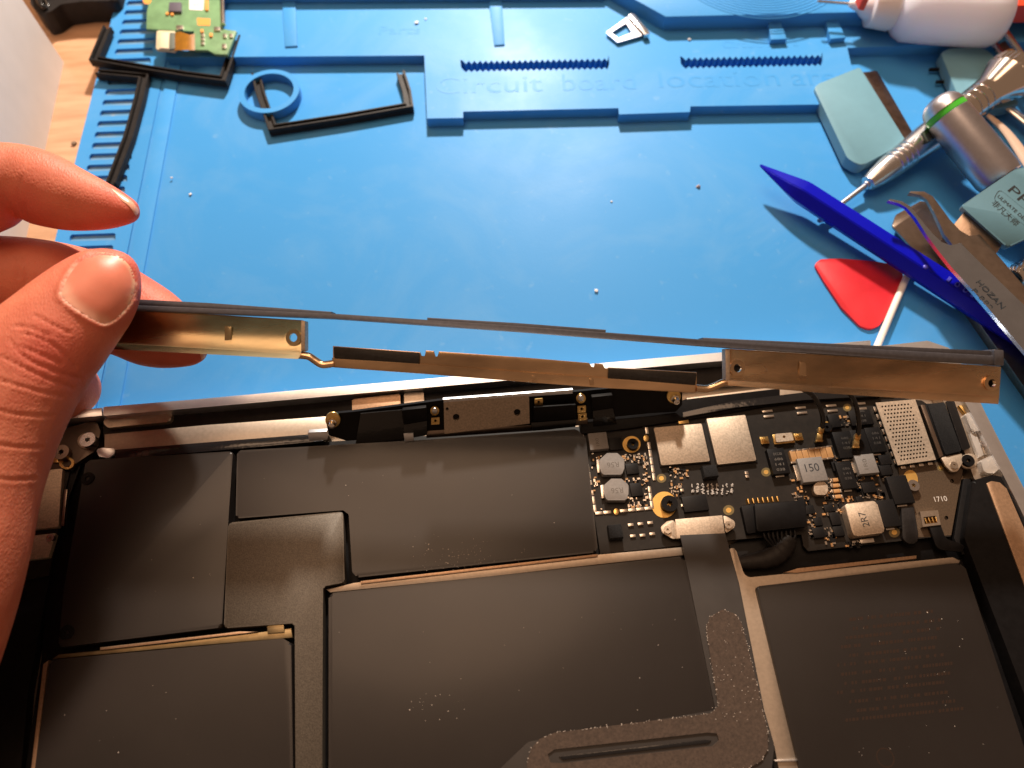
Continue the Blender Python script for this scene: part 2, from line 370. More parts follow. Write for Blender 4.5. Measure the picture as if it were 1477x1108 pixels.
# ================================================================ THINGS AT THE TOP LEFT
# white box: right wall up from the desk
bx = thing('white_box', 'tall white plastic box standing on the wooden desk', 'box', P(20, 200, -4.5))
F0, F1 = P(92, 90, -4.5), P(34, 362, -4.5)
dirn = (F1 - F0).normalized(); inn = Vector((dirn.y, -dirn.x, 0))
if inn.x > 0: inn = -inn
Hb = 46.0
A0, A1 = F0, F0 + dirn * 150
bm = bmesh.new(); prism(bm, [A0 + UP * Hb, A1 + UP * Hb, A1 + inn * 3 + UP * Hb, A0 + inn * 3 + UP * Hb], (0, 0, -Hb), .6, 3); build('side_wall', bm, m_white, bx, True)
bm = bmesh.new(); prism(bm, [A0 + inn * 3.1 + UP * (Hb - 1), A0 + inn * 60 + UP * (Hb - 1), A0 + inn * 60 - dirn * -3 + UP * (Hb - 1), A0 + inn * 3.1 + dirn * 3 + UP * (Hb - 1)], (0, 0, -Hb + 1), .4); build('end_wall', bm, m_white, bx, True)
bm = bmesh.new(); prism(bm, [A0 + inn * 7 + dirn * 3.2 + UP * (Hb + 2), A0 + inn * 60 + dirn * 3.2 + UP * (Hb + 2), A1 + inn * 60 + UP * (Hb + 2), A1 + inn * 7 + UP * (Hb + 2)], (0, 0, -4), .8, 3); build('lid', bm, m_white, bx, True)
bm = bmesh.new(); prism(bm, [A0 + inn * 3.2 + dirn * 3.2 + UP * (Hb - 4), A0 + inn * 60 + dirn * 3.2 + UP * (Hb - 4), A1 + inn * 60 + UP * (Hb - 4), A1 + inn * 3.2 + UP * (Hb - 4)], (0, 0, -4), .2); build('inner_tray', bm, M('grey_plastic', (.35, .35, .36), .5), bx, True)
# black tool roll and cable behind the box
t = thing('black_pouch', 'black fabric pouch lying on the desk behind the white box', 'pouch', P(100, -20, -4.5))
slab('body', [(38, -60), (44, 6), (58, 22), (74, 16), (88, 6), (120, 2), (168, 1), (182, -60)], 6, 10.4, m_rubber, t, r=3, bevel=2, seg=3)
bm = bmesh.new(); tube(bm, spline([P(52, -8, 7), P(60, 8, 8), P(70, 12, 5), P(66, -4, 7), P(80, -12, 7)]), 1.1); build('cord', bm, m_blackg, t, True)

# green circuit board
g = thing('green_circuit_board', 'small green camera circuit board with amber flex on mat border', 'circuit board', P(270, 40, 4.5))
gz = 7.5
pcb = slab('board', [(209, -60), (209, 3), (215, 8), (212, 14), (211, 42), (280, 45), (280, 72), (300, 72), (310, 78), (328, 78.5), (341, 44.7), (321, 42), (319, -60)], gz, 1.2, m_green, g, bevel=.1)
slab('connector_board', [(226, 44), (253, 45), (253, 73.5), (243, 72), (225, 71)], gz + .3, 1.2, m_pale, g, r=.8, bevel=.15)
slab('connector', [(232, 47), (244, 47), (243, 70), (230, 69)], gz + 1.2, .9, M('cream_plastic', (.70, .60, .44), .5), g, bevel=.15)
slab('connector_latch', [(245, 47), (252, 47), (252, 70), (244, 71)], gz + 1.0, .7, M('dark_latch', (.12, .14, .12), .5), g, bevel=.1)
bm = bmesh.new()
rows = []
for i in range(9):
    tt = i / 8; u = 251 + 30 * tt; zz = gz + .6 + .9 * math.sin(tt * math.pi)
    rows.append((bm.verts.new(P(u, 48 - 2 * math.sin(tt * 6), zz)), bm.verts.new(P(u, 72.5, zz))))
for i in range(8): bm.faces.new((rows[i][0], rows[i][1], rows[i + 1][1], rows[i + 1][0]))
bmesh.ops.solidify(bm, geom=bm.faces[:], thickness=.25); build('flex_cable', bm, m_amber, g, True)
slab('chip', [(244, 3), (261, 3), (261, 16), (243, 16)], gz + 1.2, 1.2, M('grey_chip', (.10, .09, .12), .45), g, bevel=.12)
slab('paper_label', [(273, -2), (294, -1), (293, 15), (273, 14)], gz + .15, .15, m_label, g, r=.6, bevel=0)
for k in range(4): slab('print_bar', [(278 + k * 2.6, 4), (279.6 + k * 2.6, 4), (279.6 + k * 2.6, 10), (278 + k * 2.6, 10)], gz + .2, .06, M('grey_code', (.45, .44, .46), .6), g, bevel=0)
slab('copper_pad', [(284, 26), (303, 27), (303, 37), (285, 36.5)], gz + .1, .1, m_orange, g, bevel=0)
slab('gold_hole', ell(212, 1, 6, 5), gz + .08, .08, m_orange, g, bevel=0)
for u, v, a, c in ((259, 39, 10, 5), (313, 41, 9, 5), (304, 50, 4, 5), (324, 51, 5, 5), (333, 51, 5, 5), (323, 66, 6, 6), (291, 44, 4, 4), (292, 50, 5, 3.4), (292, 56, 5, 3.4), (292, 62, 5, 3.4), (241, 19, 4, 3), (248, 20, 4, 3), (298, 7, 4, 15)):
    slab('component', [(u - a / 2, v - c / 2), (u + a / 2, v - c / 2), (u + a / 2, v + c / 2), (u - a / 2, v + c / 2)], gz + .7, .7, m_solder if a > 4.5 and c < 10 else m_orange, g, bevel=.1)
bm = bmesh.new(); tube(bm, [P(320, -30, gz + 1), P(321.5, 14, gz + 1), P(322, 36, gz + 1)], 1.0); build('side_rail', bm, m_chrome, g, True)
slab('spacer', [(222, -50), (310, -50), (310, 34), (222, 34)], gz - 1.3, 2.0, m_blackp, g, bevel=.2)

# black foam gaskets (channel-section strips)
def gasket(px, z, label, wpx=13.0, hgt=3.6, wm=3.6):
    pts = [P(u, v, z) for u, v in px]; gt = thing('foam_gasket', label, 'gasket', pts[len(pts) // 2] * 1, 'black foam gaskets peeled off')
    n = len(pts); L, R_ = [], []
    for i in range(n):
        d1 = (pts[i] - pts[i - 1]).normalized() if i else None; d2 = (pts[i + 1] - pts[i]).normalized() if i < n - 1 else None
        d1 = d1 or d2; d2 = d2 or d1
        n1 = Vector((-d1.y, d1.x, 0)).normalized(); n2 = Vector((-d2.y, d2.x, 0)).normalized(); mm = (n1 + n2).normalized(); k = min(1.6, 1 / max(.4, mm.dot(n1)))
        L.append(mm * k); R_.append(mm * k)
    def strip(nm, o0, o1, h0, h1):
        bm = bmesh.new(); rows = []
        for i in range(n):
            z_ = pts[i] * 1; rows.append([bm.verts.new(z_ + L[i] * o + UP * h) for o, h in ((o0, h1), (o1, h1), (o1, h0), (o0, h0))])
        for i in range(n - 1):
            for k in range(4): bm.faces.new((rows[i][k], rows[i][(k + 1) % 4], rows[i + 1][(k + 1) % 4], rows[i + 1][k]))
        bm.faces.new(rows[0]); bm.faces.new(rows[-1][::-1]); bmesh.ops.recalc_face_normals(bm, faces=bm.faces[:])
        bmesh.ops.bevel(bm, geom=bm.edges[:], offset=.22, segments=2, affect='EDGES')
        build(nm, bm, m_rubber, gt, True)
    strip('base_web', -wm / 2, wm / 2, 0, hgt * .55); strip('lip', -wm / 2, -wm / 2 + 1.0, hgt * .5, hgt); strip('lip', wm / 2 - .9, wm / 2, hgt * .5, hgt * .85)
def fine(px, k=4):
    out = []
    for i in range(len(px) - 1):
        for s in range(k):
            t = s / k; out.append((px[i][0] * (1 - t) + px[i + 1][0] * t, px[i][1] * (1 - t) + px[i + 1][1] * t))
    return out + [px[-1]]
gasket([(160, 47), (141, 93), (215, 106), (270, 115), (325, 122), (345, 60)], 1.2, 'long U-shaped black foam gasket touching the green circuit board')
gasket([(145, 112), (212, 118), (205, 150), (190, 205), (165, 272)], .6, 'black foam gasket bent into an L over the slotted border')
gasket([(372, 114), (378, 140), (396, 192), (500, 176), (591, 160), (588, 140), (579, 112)], .1, 'black foam gasket lying across the blue ring holder')

# sim tray
st = thing('sim_tray', 'small grey metal card tray tilted on the mat tray edge', 'card tray', P(905, 45, 4.5))
slab('frame', [(874, 47), (911, 20), (936, 48), (891, 61)], 6.0, .9, m_gun, st, r=.8, bevel=0, holes=[[(881, 47), (903, 33), (912, 47), (892, 55)]])
slab('face_plate', [(906, 22), (913, 19), (938, 48), (930, 50)], 7.2, 2.4, m_steel, st, r=.5, bevel=.3)

# ================================================================ TOOLS AT THE RIGHT
# dropper bottle
ba, bb = P(1232, 6, 15), P(1449, 22, 15)
bo = thing('dropper_bottle', 'milky plastic dropper bottle with steel needle lying on raised platform', 'bottle', P(1350, 20, 4.5))
Lb = (bb - ba).length
bm = bmesh.new(); lathe(bm, ba, bb, [(Lb * .26, 3), (Lb * .28, 8.5), (Lb * .31, 11), (Lb * .36, 12.7), (Lb * .5, 13), (Lb * .85, 13), (Lb * .93, 12.6), (Lb * .98, 10.8), (Lb, 8), (Lb * 1.005, 4)], 40); build('body', bm, m_bottle, bo, True)
bm = bmesh.new(); lathe(bm, ba, bb, [(-2, 1.2), (2, 3.0), (Lb * .055, 4.4), (Lb * .10, 6.2), (Lb * .11, 8.3), (Lb * .25, 9.2), (Lb * .27, 8.6), (Lb * .275, 4)], 36); build('cap', bm, M('white_cap', (.82, .76, .76), .35, sss=.3, sssr=(1, .8, .8)), bo, True)
bm = bmesh.new(); dd = (bb - ba).normalized(); lathe(bm, ba - dd * 15, bb, [(0, .55), (15, .6), (16, 1.0)], 12); build('needle', bm, m_steel, bo, True)
slab('red_clip', [(1240, -16), (1258, -16), (1254, -1), (1246, -2)], 25, 5, m_redor, bo, r=1, bevel=.4)
t = thing('red_case', 'orange red plastic case behind the dropper bottle', 'case', P(1500, -10, 4.5))
slab('shell', [(1440, -60), (1700, -70), (1700, 3), (1456, 8)], 19, 8, m_redor, t, bevel=.8)
slab('base', [(1440, -60), (1702, -70), (1702, 4), (1455, 8)], 10.9, 6.3, M('dark_grey_base', (.10, .11, .12), .5), t, bevel=.4)

# teal blade holders
def teal(label, poly, z, rad, blade=None, bz=2.0):
    c = P(sum(p[0] for p in poly) / len(poly), sum(p[1] for p in poly) / len(poly), 0)
    t = thing('blade_tool', label, 'blade tool', c, 'teal handled blades')
    slab('handle', poly, z, 4.6, m_teal, t, r=rad, bevel=1.3, seg=5)
    if blade: slab('blade', blade, bz, .5, m_blade, t, r=1.0, bevel=.1)
    return t
teal('teal handled blade resting on the lettered mat ridge', [(1173, 124), (1240, 97), (1305, 201), (1297, 210), (1241, 240), (1222, 228)], 6.0, [4, .6, 1.2, 1, 6, 4],
     [(1239, 105), (1265, 102), (1317, 192), (1300, 206)], 3.2)
t2 = teal('teal handled blade half shaded under the dropper bottle', [(1357, 76), (1370, 70), (1420, 69), (1434, 82), (1470, 150), (1392, 165)], 6.0, [2, 2, 3, 3, 1, 1])
for v in (99, 117): slab('pin', [(1341 + (v - 99) * .55, v - 1.5), (1362 + (v - 99) * .5, v - 1.5), (1362 + (v - 99) * .5, v + 1.5), (1341 + (v - 99) * .55, v + 1.5)], 2.2, 1.0, m_blackp, t2, bevel=.1)
t3 = thing('blade_tool', 'teal handled blade with black printed lettering beside the curved tweezers', 'blade tool', P(1440, 300, 0), 'teal handled blades')
q0, q1, q2 = P(1386, 297, 17.5), P(1464, 244, 27.0), P(1453, 357, 15.5)
tn = (q1 - q0).cross(q2 - q0).normalized()
if tn.z < 0: tn = -tn
hd = pslab('handle', [(1386, 297), (1464, 244), (1505, 236), (1545, 290), (1530, 320), (1453, 357)], q0, tn, 4.6, m_teal, t3, r=[.8, 6, 6, 4, 4, 1.5], bevel=.7)
pslab('blade', [(1394, 302), (1446, 352), (1412, 404), (1352, 352)], q0, tn, .5, m_steelb, t3, r=1.0, bevel=.1, off=-2.2)
def tp(u, v, off=.02): return PL(u, v, q0 + tn * off, tn)
for body, a, b2, h in (('PPD', (1453, 275), (1497, 315), 2.6), ('ULIMATE DESIGN', (1438, 284), (1490, 330), 1.0), ('非凡大师', (1429, 294), (1464, 327), 2.0)):
    text(body, tp(*a), tp(*b2), h, .03, m_ink, t3, n=tn)
bm = bmesh.new(); ov = round_poly([tp(u, v, .05) for u, v in [(1441, 272), (1512, 330), (1499, 344), (1433, 287)]], 1.6, 6); cen_ = sum(ov, Vector()) / len(ov)
ovi = [p + (cen_ - p).normalized() * .2 for p in ov]
for i in range(len(ov)):
    j = (i + 1) % len(ov); bm.faces.new([bm.verts.new(q) for q in (ov[i], ov[j], ovi[j], ovi[i])])
build('printed_outline', bm, m_ink, t3)

# silver pen screwdriver
a, c = P(1181, 319, 2.0), P(1456, 110, 12.0); dv = (c - a).normalized(); Ls = (c - a).length
sd = thing('pen_screwdriver', 'polished silver pen screwdriver with flared knurled end under gunmetal handle', 'screwdriver', P(1300, 220, 0))
bm = bmesh.new(); lathe(bm, a, c, [(0, .8), (1.5, 1.3), (3, 1.3), (3.2, .95), (Ls * .23, .95), (Ls * .232, 1.5), (Ls * .25, 1.6)], 16); build('bit', bm, m_gun, sd, True)
prof = [(Ls * .24, 2.0), (Ls * .245, 2.9), (Ls * .28, 3.8), (Ls * .33, 4.5)]
for k in range(4): q = Ls * (.36 + k * .025); prof += [(q, 4.8 + k * .12), (q + .3, 4.35 + k * .12), (q + 1.0, 4.35 + k * .12), (q + 1.3, 4.85 + k * .12)]
prof += [(Ls * .47, 5.4), (Ls * .55, 6.0), (Ls * .66, 6.0), (Ls * .70, 5.6)]
bm = bmesh.new(); lathe(bm, a, c, prof, 36); build('grip', bm, m_steel, sd, True)
prof = [(Ls * .70, 5.0), (Ls * .74, 5.8)]
for k in range(3): q = Ls * (.76 + k * .035); prof += [(q, 6.2), (q + .2, 5.8), (q + .5, 5.8), (q + .7, 6.2)]
prof += [(Ls * .87, 6.3)]
bm = bmesh.new(); lathe(bm, a, c, prof, 36); build('collar', bm, m_chrome, sd, True)
bm = bmesh.new(); lathe(bm, a, c, [(Ls * .87, 6.0), (Ls * .885, 6.4), (Ls * .97, 9.2)], 36); build('flared_cone', bm, m_chrome, sd, True)
bm = bmesh.new()
d_, ax, bx_ = frame_of(c - a); nn = 72; rings = []
for tt, rr in ((Ls * .97, 9.2), (Ls * .975, 9.6), (Ls * 1.02, 9.6), (Ls * 1.025, 9.0), (Ls * 1.03, .5)):
    rings.append([bm.verts.new(a + d_ * tt + (ax * math.cos(2 * math.pi * k / nn) + bx_ * math.sin(2 * math.pi * k / nn)) * (rr * (1 - .035 * (k % 2)))) for k in range(nn)])
for i in range(4):
    for k in range(nn): bm.faces.new((rings[i][k], rings[i][(k + 1) % nn], rings[i + 1][(k + 1) % nn], rings[i + 1][k]))
bmesh.ops.recalc_face_normals(bm, faces=bm.faces[:]); build('knurled_cap', bm, m_chrome, sd)
slab('dark_window', [(1329, 191), (1345, 181), (1353, 196), (1338, 205)], 13.3, 1.0, M('window_dark', (.05, .06, .05), .2), sd, r=.5, bevel=.1)

# gunmetal driver handle
a, c = P(1348, 143, 21), P(1446, 262, 13); dv = (c - a).normalized(); Lg = (c - a).length
gd = thing('gunmetal_screwdriver', 'thick gunmetal screwdriver handle with green ring and domed end', 'screwdriver', P(1400, 210, 0))
bm = bmesh.new(); lathe(bm, a, c, [(0, .8), (.25, 2.8), (1.0, 4.8), (2.3, 6.2), (3.8, 7.0), (5.8, 7.4)], 44); build('domed_end', bm, m_gun, gd, True)
bm = bmesh.new(); lathe(bm, a, c, [(5.85, 7.1), (5.9, 7.25), (8.0, 7.3), (8.1, 7.1)], 44); build('green_ring', bm, m_greenring, gd, True)
bm = bmesh.new(); lathe(bm, a, c, [(8.15, 7.2), (8.4, 7.6), (Lg * .92, 7.8), (Lg * .97, 7.4), (Lg * .98, 6.4)], 44); build('handle', bm, m_gun, gd, True)
bm = bmesh.new(); lathe(bm, a, c, [(Lg * .985, 5.2), (Lg * 1.0, 6.4), (Lg * 1.09, 6.4), (Lg * 1.10, 5.9), (Lg * 1.15, 5.9), (Lg * 1.16, 6.5), (Lg * 1.6, 6.5), (Lg * 1.62, 5)], 44); build('collar', bm, m_steel, gd, True)

# second, far tweezers with a gold mark, pale stick, knurled end
t = thing('straight_tweezers', 'straight steel tweezers with a gold mark behind the dropper bottle', 'tweezers', P(1460, 90, 0))
slab('arm', [(1446, 40), (1452, 38), (1530, 150), (1522, 156)], 12, 1.2, m_steel, t, bevel=.3)
slab('arm', [(1432, 62), (1438, 59), (1510, 168), (1502, 172)], 8, 1.2, m_steel, t, bevel=.3)
slab('inner_plate', [(1440, 64), (1450, 58), (1520, 160), (1508, 168)], 5, 1, m_steelb, t, bevel=.1)
bm = bmesh.new(); gc = P(1460, 76, 5.6)
prism(bm, [gc + Vector((math.cos(q), math.sin(q), 0)) * 2.4 for q in [2 * math.pi * i / 24 for i in range(24)]], (0, 0, -.6), 0, 2, [[gc + Vector((math.cos(q), math.sin(q), 0)) * 1.1 for q in [2 * math.pi * i / 16 for i in range(16)]]])
build('gold_mark', bm, m_goldpad, t, True)
t = thing('pale_probe', 'pale beige plastic probe beside the gunmetal handle', 'probe', P(1450, 200, 0))
bm = bmesh.new(); pp = [P(1424, 166, 8), P(1452, 192, 7), P(1485, 238, 6), P(1530, 300, 6)]; tube(bm, spline(pp), lambda s: 1.2 + 2.6 * s, 12, .6); build('shaft', bm, M('beige_plastic', (.62, .46, .36), .4), t, True)
bm = bmesh.new(); pp = [P(1450, 152, 4), P(1475, 172, 4), P(1520, 210, 4)]; tube(bm, spline(pp), 2.4, 12, .5); build('clip', bm, m_steel, t, True)
t = thing('knurled_driver', 'bright knurled metal driver end beside the tweezers', 'screwdriver', P(1490, 385, 0))
bm = bmesh.new(); a = P(1462, 402, 5); c = P(1540, 350, 5); d_, ax, bx_ = frame_of(c - a); rings = []
for i in range(14):
    rings.append([bm.verts.new(a + d_ * i * 1.1 + (ax * math.cos(2 * math.pi * k / 40) + bx_ * math.sin(2 * math.pi * k / 40)) * (4.3 * (1 - .06 * ((k + i) % 2)) if i else 3.2)) for k in range(40)])
for i in range(13):
    for k in range(40): bm.faces.new((rings[i][k], rings[i][(k + 1) % 40], rings[i + 1][(k + 1) % 40], rings[i + 1][k]))
bm.faces.new(rings[0][::-1]); bm.faces.new(rings[-1]); bmesh.ops.recalc_face_normals(bm, faces=bm.faces[:]); build('grip', bm, m_chrome, t)
bm = bmesh.new(); lathe(bm, a + d_ * 14.4, c, [(0, 3.6), (12, 3.6), (13, 3)], 24); build('shank', bm, m_steel, t, True)

# spatula under the tweezers
t = thing('metal_spatula', 'worn brown steel spatula with rounded end under the tweezers', 'spatula', P(1360, 380, 0))
slab('blade', [(1287, 326), (1292, 310), (1328, 290), (1340, 292), (1450, 420), (1400, 450)], 3.4, .8, m_steelb, t, r=[2, 2, 2, 2, 0, 0], bevel=.2)
slab('tang', [(1398, 446), (1450, 418), (1560, 560), (1500, 590)], 3.3, 3.2, m_steelb, t, bevel=.2)

# curved tweezers
t = thing('curved_tweezers', 'curved-tip steel tweezers engraved with letters, lying over the blue spudger', 'tweezers', P(1420, 400, 0))
def arm(px_, zs, th, name, m):
    bm = bmesh.new(); pts = [P(u, v, zs(u)) for u, v in px_]; prism(bm, pts, (0, 0, -th), .25, 2); return build(name, bm, m, t, True)
zA = lambda u: 20.0 - (u - 1281) * .012
arm([(1281, 289), (1284, 286.5), (1301, 290), (1313, 297), (1329, 318), (1345, 338), (1358, 350), (1370, 354.5), (1378, 352.5), (1386, 350), (1420, 385), (1477, 440), (1560, 520), (1640, 610), (1600, 640), (1520, 555), (1475, 503), (1440, 462), (1405, 421), (1372, 385), (1353, 361), (1336, 338), (1320, 313), (1308, 299), (1298, 293.5)], zA, 1.4, 'arm', m_bluerefl)
zB = lambda u: 15.5 - (u - 1312) * .008
arm([(1311, 278.5), (1314, 275.5), (1333, 276), (1346, 283), (1357, 299), (1370, 318), (1384, 333), (1398, 341), (1407, 339.5), (1413, 338), (1445, 375), (1477, 413), (1560, 500), (1640, 590), (1610, 600), (1477, 462), (1420, 405), (1384, 365), (1362, 338), (1347, 305), (1338, 288), (1328, 281)], zB, 1.4, 'arm', m_steelb)
box_at('end_weld', P(1600, 600, 15), 12, 12, 6, m_steel, t)
text('HOZAN', P(1408, 407, zA(1400)), P(1445, 446, zA(1440)), 2.0, .03, m_ink, t)
text('P-882', P(1401, 419, zA(1400)), P(1428, 448, zA(1440)), 1.9, .03, m_ink, t)

# blue spudger: hexagonal bar with a chisel tip
t = thing('blue_spudger', 'deep blue hexagonal plastic spudger resting on the screwdriver bit', 'spudger', P(1290, 380, 0))
a, c = P(1096, 238, 9.0), P(1520, 513, 6.0); Lz = (c - a).length; d_, ax, bx_ = frame_of(c - a)
bm = bmesh.new(); rings = []
for tt, wd, hg in ((0, .5, .4), (1.5, 1.0, .5), (7, 2.5, 1.6), (14, 4.1, 3.2), (18, 4.7, 4.2), (20, 4.8, 4.4), (Lz, 4.9, 4.4)):
    rings.append([bm.verts.new(a + d_ * tt + ax * wd * math.cos(math.pi / 3 * k) + bx_ * hg * math.sin(math.pi / 3 * k)) for k in range(6)])
for i in range(len(rings) - 1):
    for k in range(6): bm.faces.new((rings[i][k], rings[i][(k + 1) % 6], rings[i + 1][(k + 1) % 6], rings[i + 1][k]))
bm.faces.new(rings[0][::-1]); bm.faces.new(rings[-1]); bmesh.ops.recalc_face_normals(bm, faces=bm.faces[:])
bmesh.ops.bevel(bm, geom=bm.edges[:], offset=.25, segments=2, affect='EDGES'); build('bar', bm, m_blue, t, True, 25)
ztop = 7.2 + 4.4 * .866
for ch, u, v in (('1', 1364, 405), ('0', 1375, 412), ('0', 1387, 420), ('1', 1399, 427)):
    A = P(u, v, ztop - .3); text(ch, A, A + d_ * (1.0 if ch == '1' else 1.6), 2.0, .5, m_blueink, t)
bm = bmesh.new(); bmesh.ops.create_uvsphere(bm, u_segments=12, v_segments=6, radius=.9)
for q in bm.verts: q.co = Vector((q.co.x, q.co.y, q.co.z * .5)) + P(1335, 385, ztop)
build('moulded_bump', bm, m_blueink, t, True)

# red opening pick and white stick
tag(slab('opening_pick', [(1174, 381), (1184, 374), (1212, 373), (1262, 377), (1296, 383), (1303, 396), (1291, 440), (1268, 470), (1255, 475.5), (1240, 470), (1213, 443), (1188, 405)], 1.1, .9, m_red, None, r=[3, 2, 0, 0, 2, 3, 0, 2, 3, 2, 0, 0], bevel=.15, seg=3), 'red triangular plastic opening pick on the blue mat', 'pick')
bm = bmesh.new(); a, c = P(1262, 507, 1.6), P(1325, 359, 1.6); lathe(bm, a, c, [(0, 1.1), (.1, 1.2), ((c - a).length - .1, 1.2), ((c - a).length, 1.1)], 20)
tag(build('paper_stick', bm, m_stick, None, True), 'thin white paper stick passing under the blue spudger', 'stick')

# ================================================================ LAPTOP
lap = thing('laptop', 'opened laptop lying upside down with bottom cover off, batteries and logic board exposed', 'laptop', P(720, 800, 0))
ZB, ZP = 13.5, 11.0                           # battery tops, board top
outer = [(-160, 640), (148, 588), (600, 548), (1045, 508), (1272, 503), (1335, 496), (1366, 507), (1386, 530), (1420, 596), (1452, 658), (1480, 712), (1570, 890), (1690, 1150), (1700, 1240), (-330, 1240)]
slab('display_lid', outer, 4.0, 3.6, m_alu, lap, r=4, bevel=.8)
slab('case_floor', [(-140, 655), (148, 602), (600, 562), (1040, 522), (1330, 512), (1360, 530), (1400, 600), (1460, 712), (1560, 900), (1670, 1150), (1680, 1230), (-320, 1230)], 7.0, 2.9, m_alu_in, lap, bevel=0)
slab('case_rim', [(1240, 508), (1272, 499), (1338, 491.5), (1369, 502), (1389, 528), (1422, 597), (1454, 660), (1482, 714), (1572, 892), (1700, 1160), (1672, 1160), (1548, 892), (1462, 714), (1436, 664), (1404, 602), (1368, 537), (1350, 517), (1330, 509), (1275, 514)], 15.0, 10.9, m_alu, lap, r=1.5, bevel=.7, seg=3)
slab('rim_ledge', [(1275, 516), (1330, 511), (1349, 519), (1366, 538), (1402, 603), (1434, 665), (1460, 715), (1546, 893), (1668, 1160), (1630, 1160), (1500, 880), (1430, 720), (1405, 690), (1372, 600), (1340, 540), (1280, 530)], 11.8, 4.7, m_alu_in, lap, r=1.0, bevel=.3)
slab('left_case', [(-330, 1240), (-140, 655), (70, 620), (120, 612), (118, 668), (84, 760), (66, 860), (40, 1000), (20, 1240)], 10.0, 2.9, m_blackp, lap, bevel=.2)
# clutch cover along the hinge edge
slab('clutch_cover', [(149, 587), (400, 566.5), (700, 540), (1000, 512.5), (1256, 491), (1256, 503), (1000, 524), (700, 551.5), (400, 578), (149, 600)], 14.5, 10.4, m_alu, lap, r=.3, bevel=.5, seg=3)
slab('clutch_cover_end', [(60, 595), (147.5, 587.5), (147.5, 600), (60, 607)], 14.4, 10.3, m_alu, lap, bevel=.5)
slab('hinge_gasket', [(148, 601), (400, 579), (700, 552.5), (1000, 525), (1280, 501), (1280, 535), (1000, 556), (700, 588), (400, 608), (148, 632)], 10.5, 3.4, m_rubber, lap, bevel=.4)
slab('alu_foot', [(150, 601), (243, 593), (248, 597), (246, 606), (240, 609), (156, 617), (150, 612)], 12.2, 3.0, m_alu_in, lap, r=1.2, bevel=.6, seg=3)
slab('hinge_wall', [(150, 626), (300, 613), (474, 600), (474, 628), (300, 641), (150, 652)], 11.6, 4.5, m_alu_in, lap, bevel=.4)
slab('hinge_bed', [(836, 604), (990, 576), (1125, 560), (1125, 582), (985, 606), (905, 618), (838, 626)], 11.9, 4.5, m_blackp, lap, bevel=.2)
slab('hinge_wall', [(990, 573), (1120, 558), (1290, 548), (1290, 572), (1120, 578), (990, 590)], 11.6, 4.5, m_alu_in, lap, bevel=.4)
slab('black_tape', [(164, 649), (300, 638), (466, 625), (466, 636), (300, 651), (166, 662)], 12.4, 1.2, m_blackg, lap, r=.4, bevel=.2)
slab('black_tape', [(984, 594), (1060, 578), (1160, 566), (1270, 563), (1270, 572), (1160, 577), (1060, 588), (984, 603)], 12.6, 1.8, m_blackg, lap, bevel=.3)
slab('tape_clip', [(139, 648), (148, 646), (165, 647), (165, 655), (156, 661), (142, 658)], 12.6, .8, m_alu, lap, r=.5, bevel=.1)
# left hinge bracket and screws
slab('hinge_bracket', [(40, 640), (95, 618), (138, 606), (145, 622), (138, 650), (110, 668), (50, 690)], 11.5, 4.3, M('hand_shadow_bracket', (.10, .075, .06), .4, .8), lap, r=2, bevel=.4)  # bracket colour darkened to stand in for the hand's shadow
def screw(u, v, z, r, h, m, parent=lap, dome=True):
    c = P(u, v, z); bm = bmesh.new()
    n = 20; star = [c + Vector((math.cos(t), math.sin(t), 0)) * r * (.42 if i % 2 else .26) for i, t in enumerate([2 * math.pi * i / 12 for i in range(12)])]
    prism(bm, [c + Vector((math.cos(2 * math.pi * i / n), math.sin(2 * math.pi * i / n), 0)) * r for i in range(n)], (0, 0, -h), 0, 2, [star])
    o = build('screw', bm, m, parent, True)
    return o
slab('screw_socket', ell(126, 636, 15, 12), 12.0, 1.0, m_alu_in, lap, bevel=.2)
screw(126, 634, 14.0, 2.3, 2.6, m_steel); screw(88, 652, 13.4, 2.3, 2.6, m_steelb)
slab('bracket_ring', ell(96, 668, 11, 9), 12.0, 1.0, m_gold, lap, bevel=0, holes=[ell(96, 668, 7, 6)])
slab('io_board', [(-60, 700), (60, 668), (105, 664), (96, 700), (70, 830), (-80, 860)], 10.6, .6, m_pcb, lap, bevel=.05)
slab('io_shield', [(-60, 690), (90, 676), (84, 760), (-70, 775)], 12.2, 1.6, m_lid, lap, r=.4, bevel=.2)
slab('io_shield', [(-70, 786), (80, 769), (70, 804), (-80, 822)], 12.0, 1.6, m_lid, lap, r=.4, bevel=.2)
for u, v in ((62, 656), (72, 658), (80, 662)): slab('connector', [(u - 4, v - 5), (u + 4, v - 5), (u + 4, v + 5), (u - 4, v + 5)], 12.2, 1.8, m_gold, lap, bevel=.2)
screw(72, 776, 12.6, 1.1, 1.2, m_solder)
slab('side_spring', [(93, 706), (97, 706), (92, 758), (88, 758)], 12.4, 1.0, m_steelb, lap, bevel=.1)
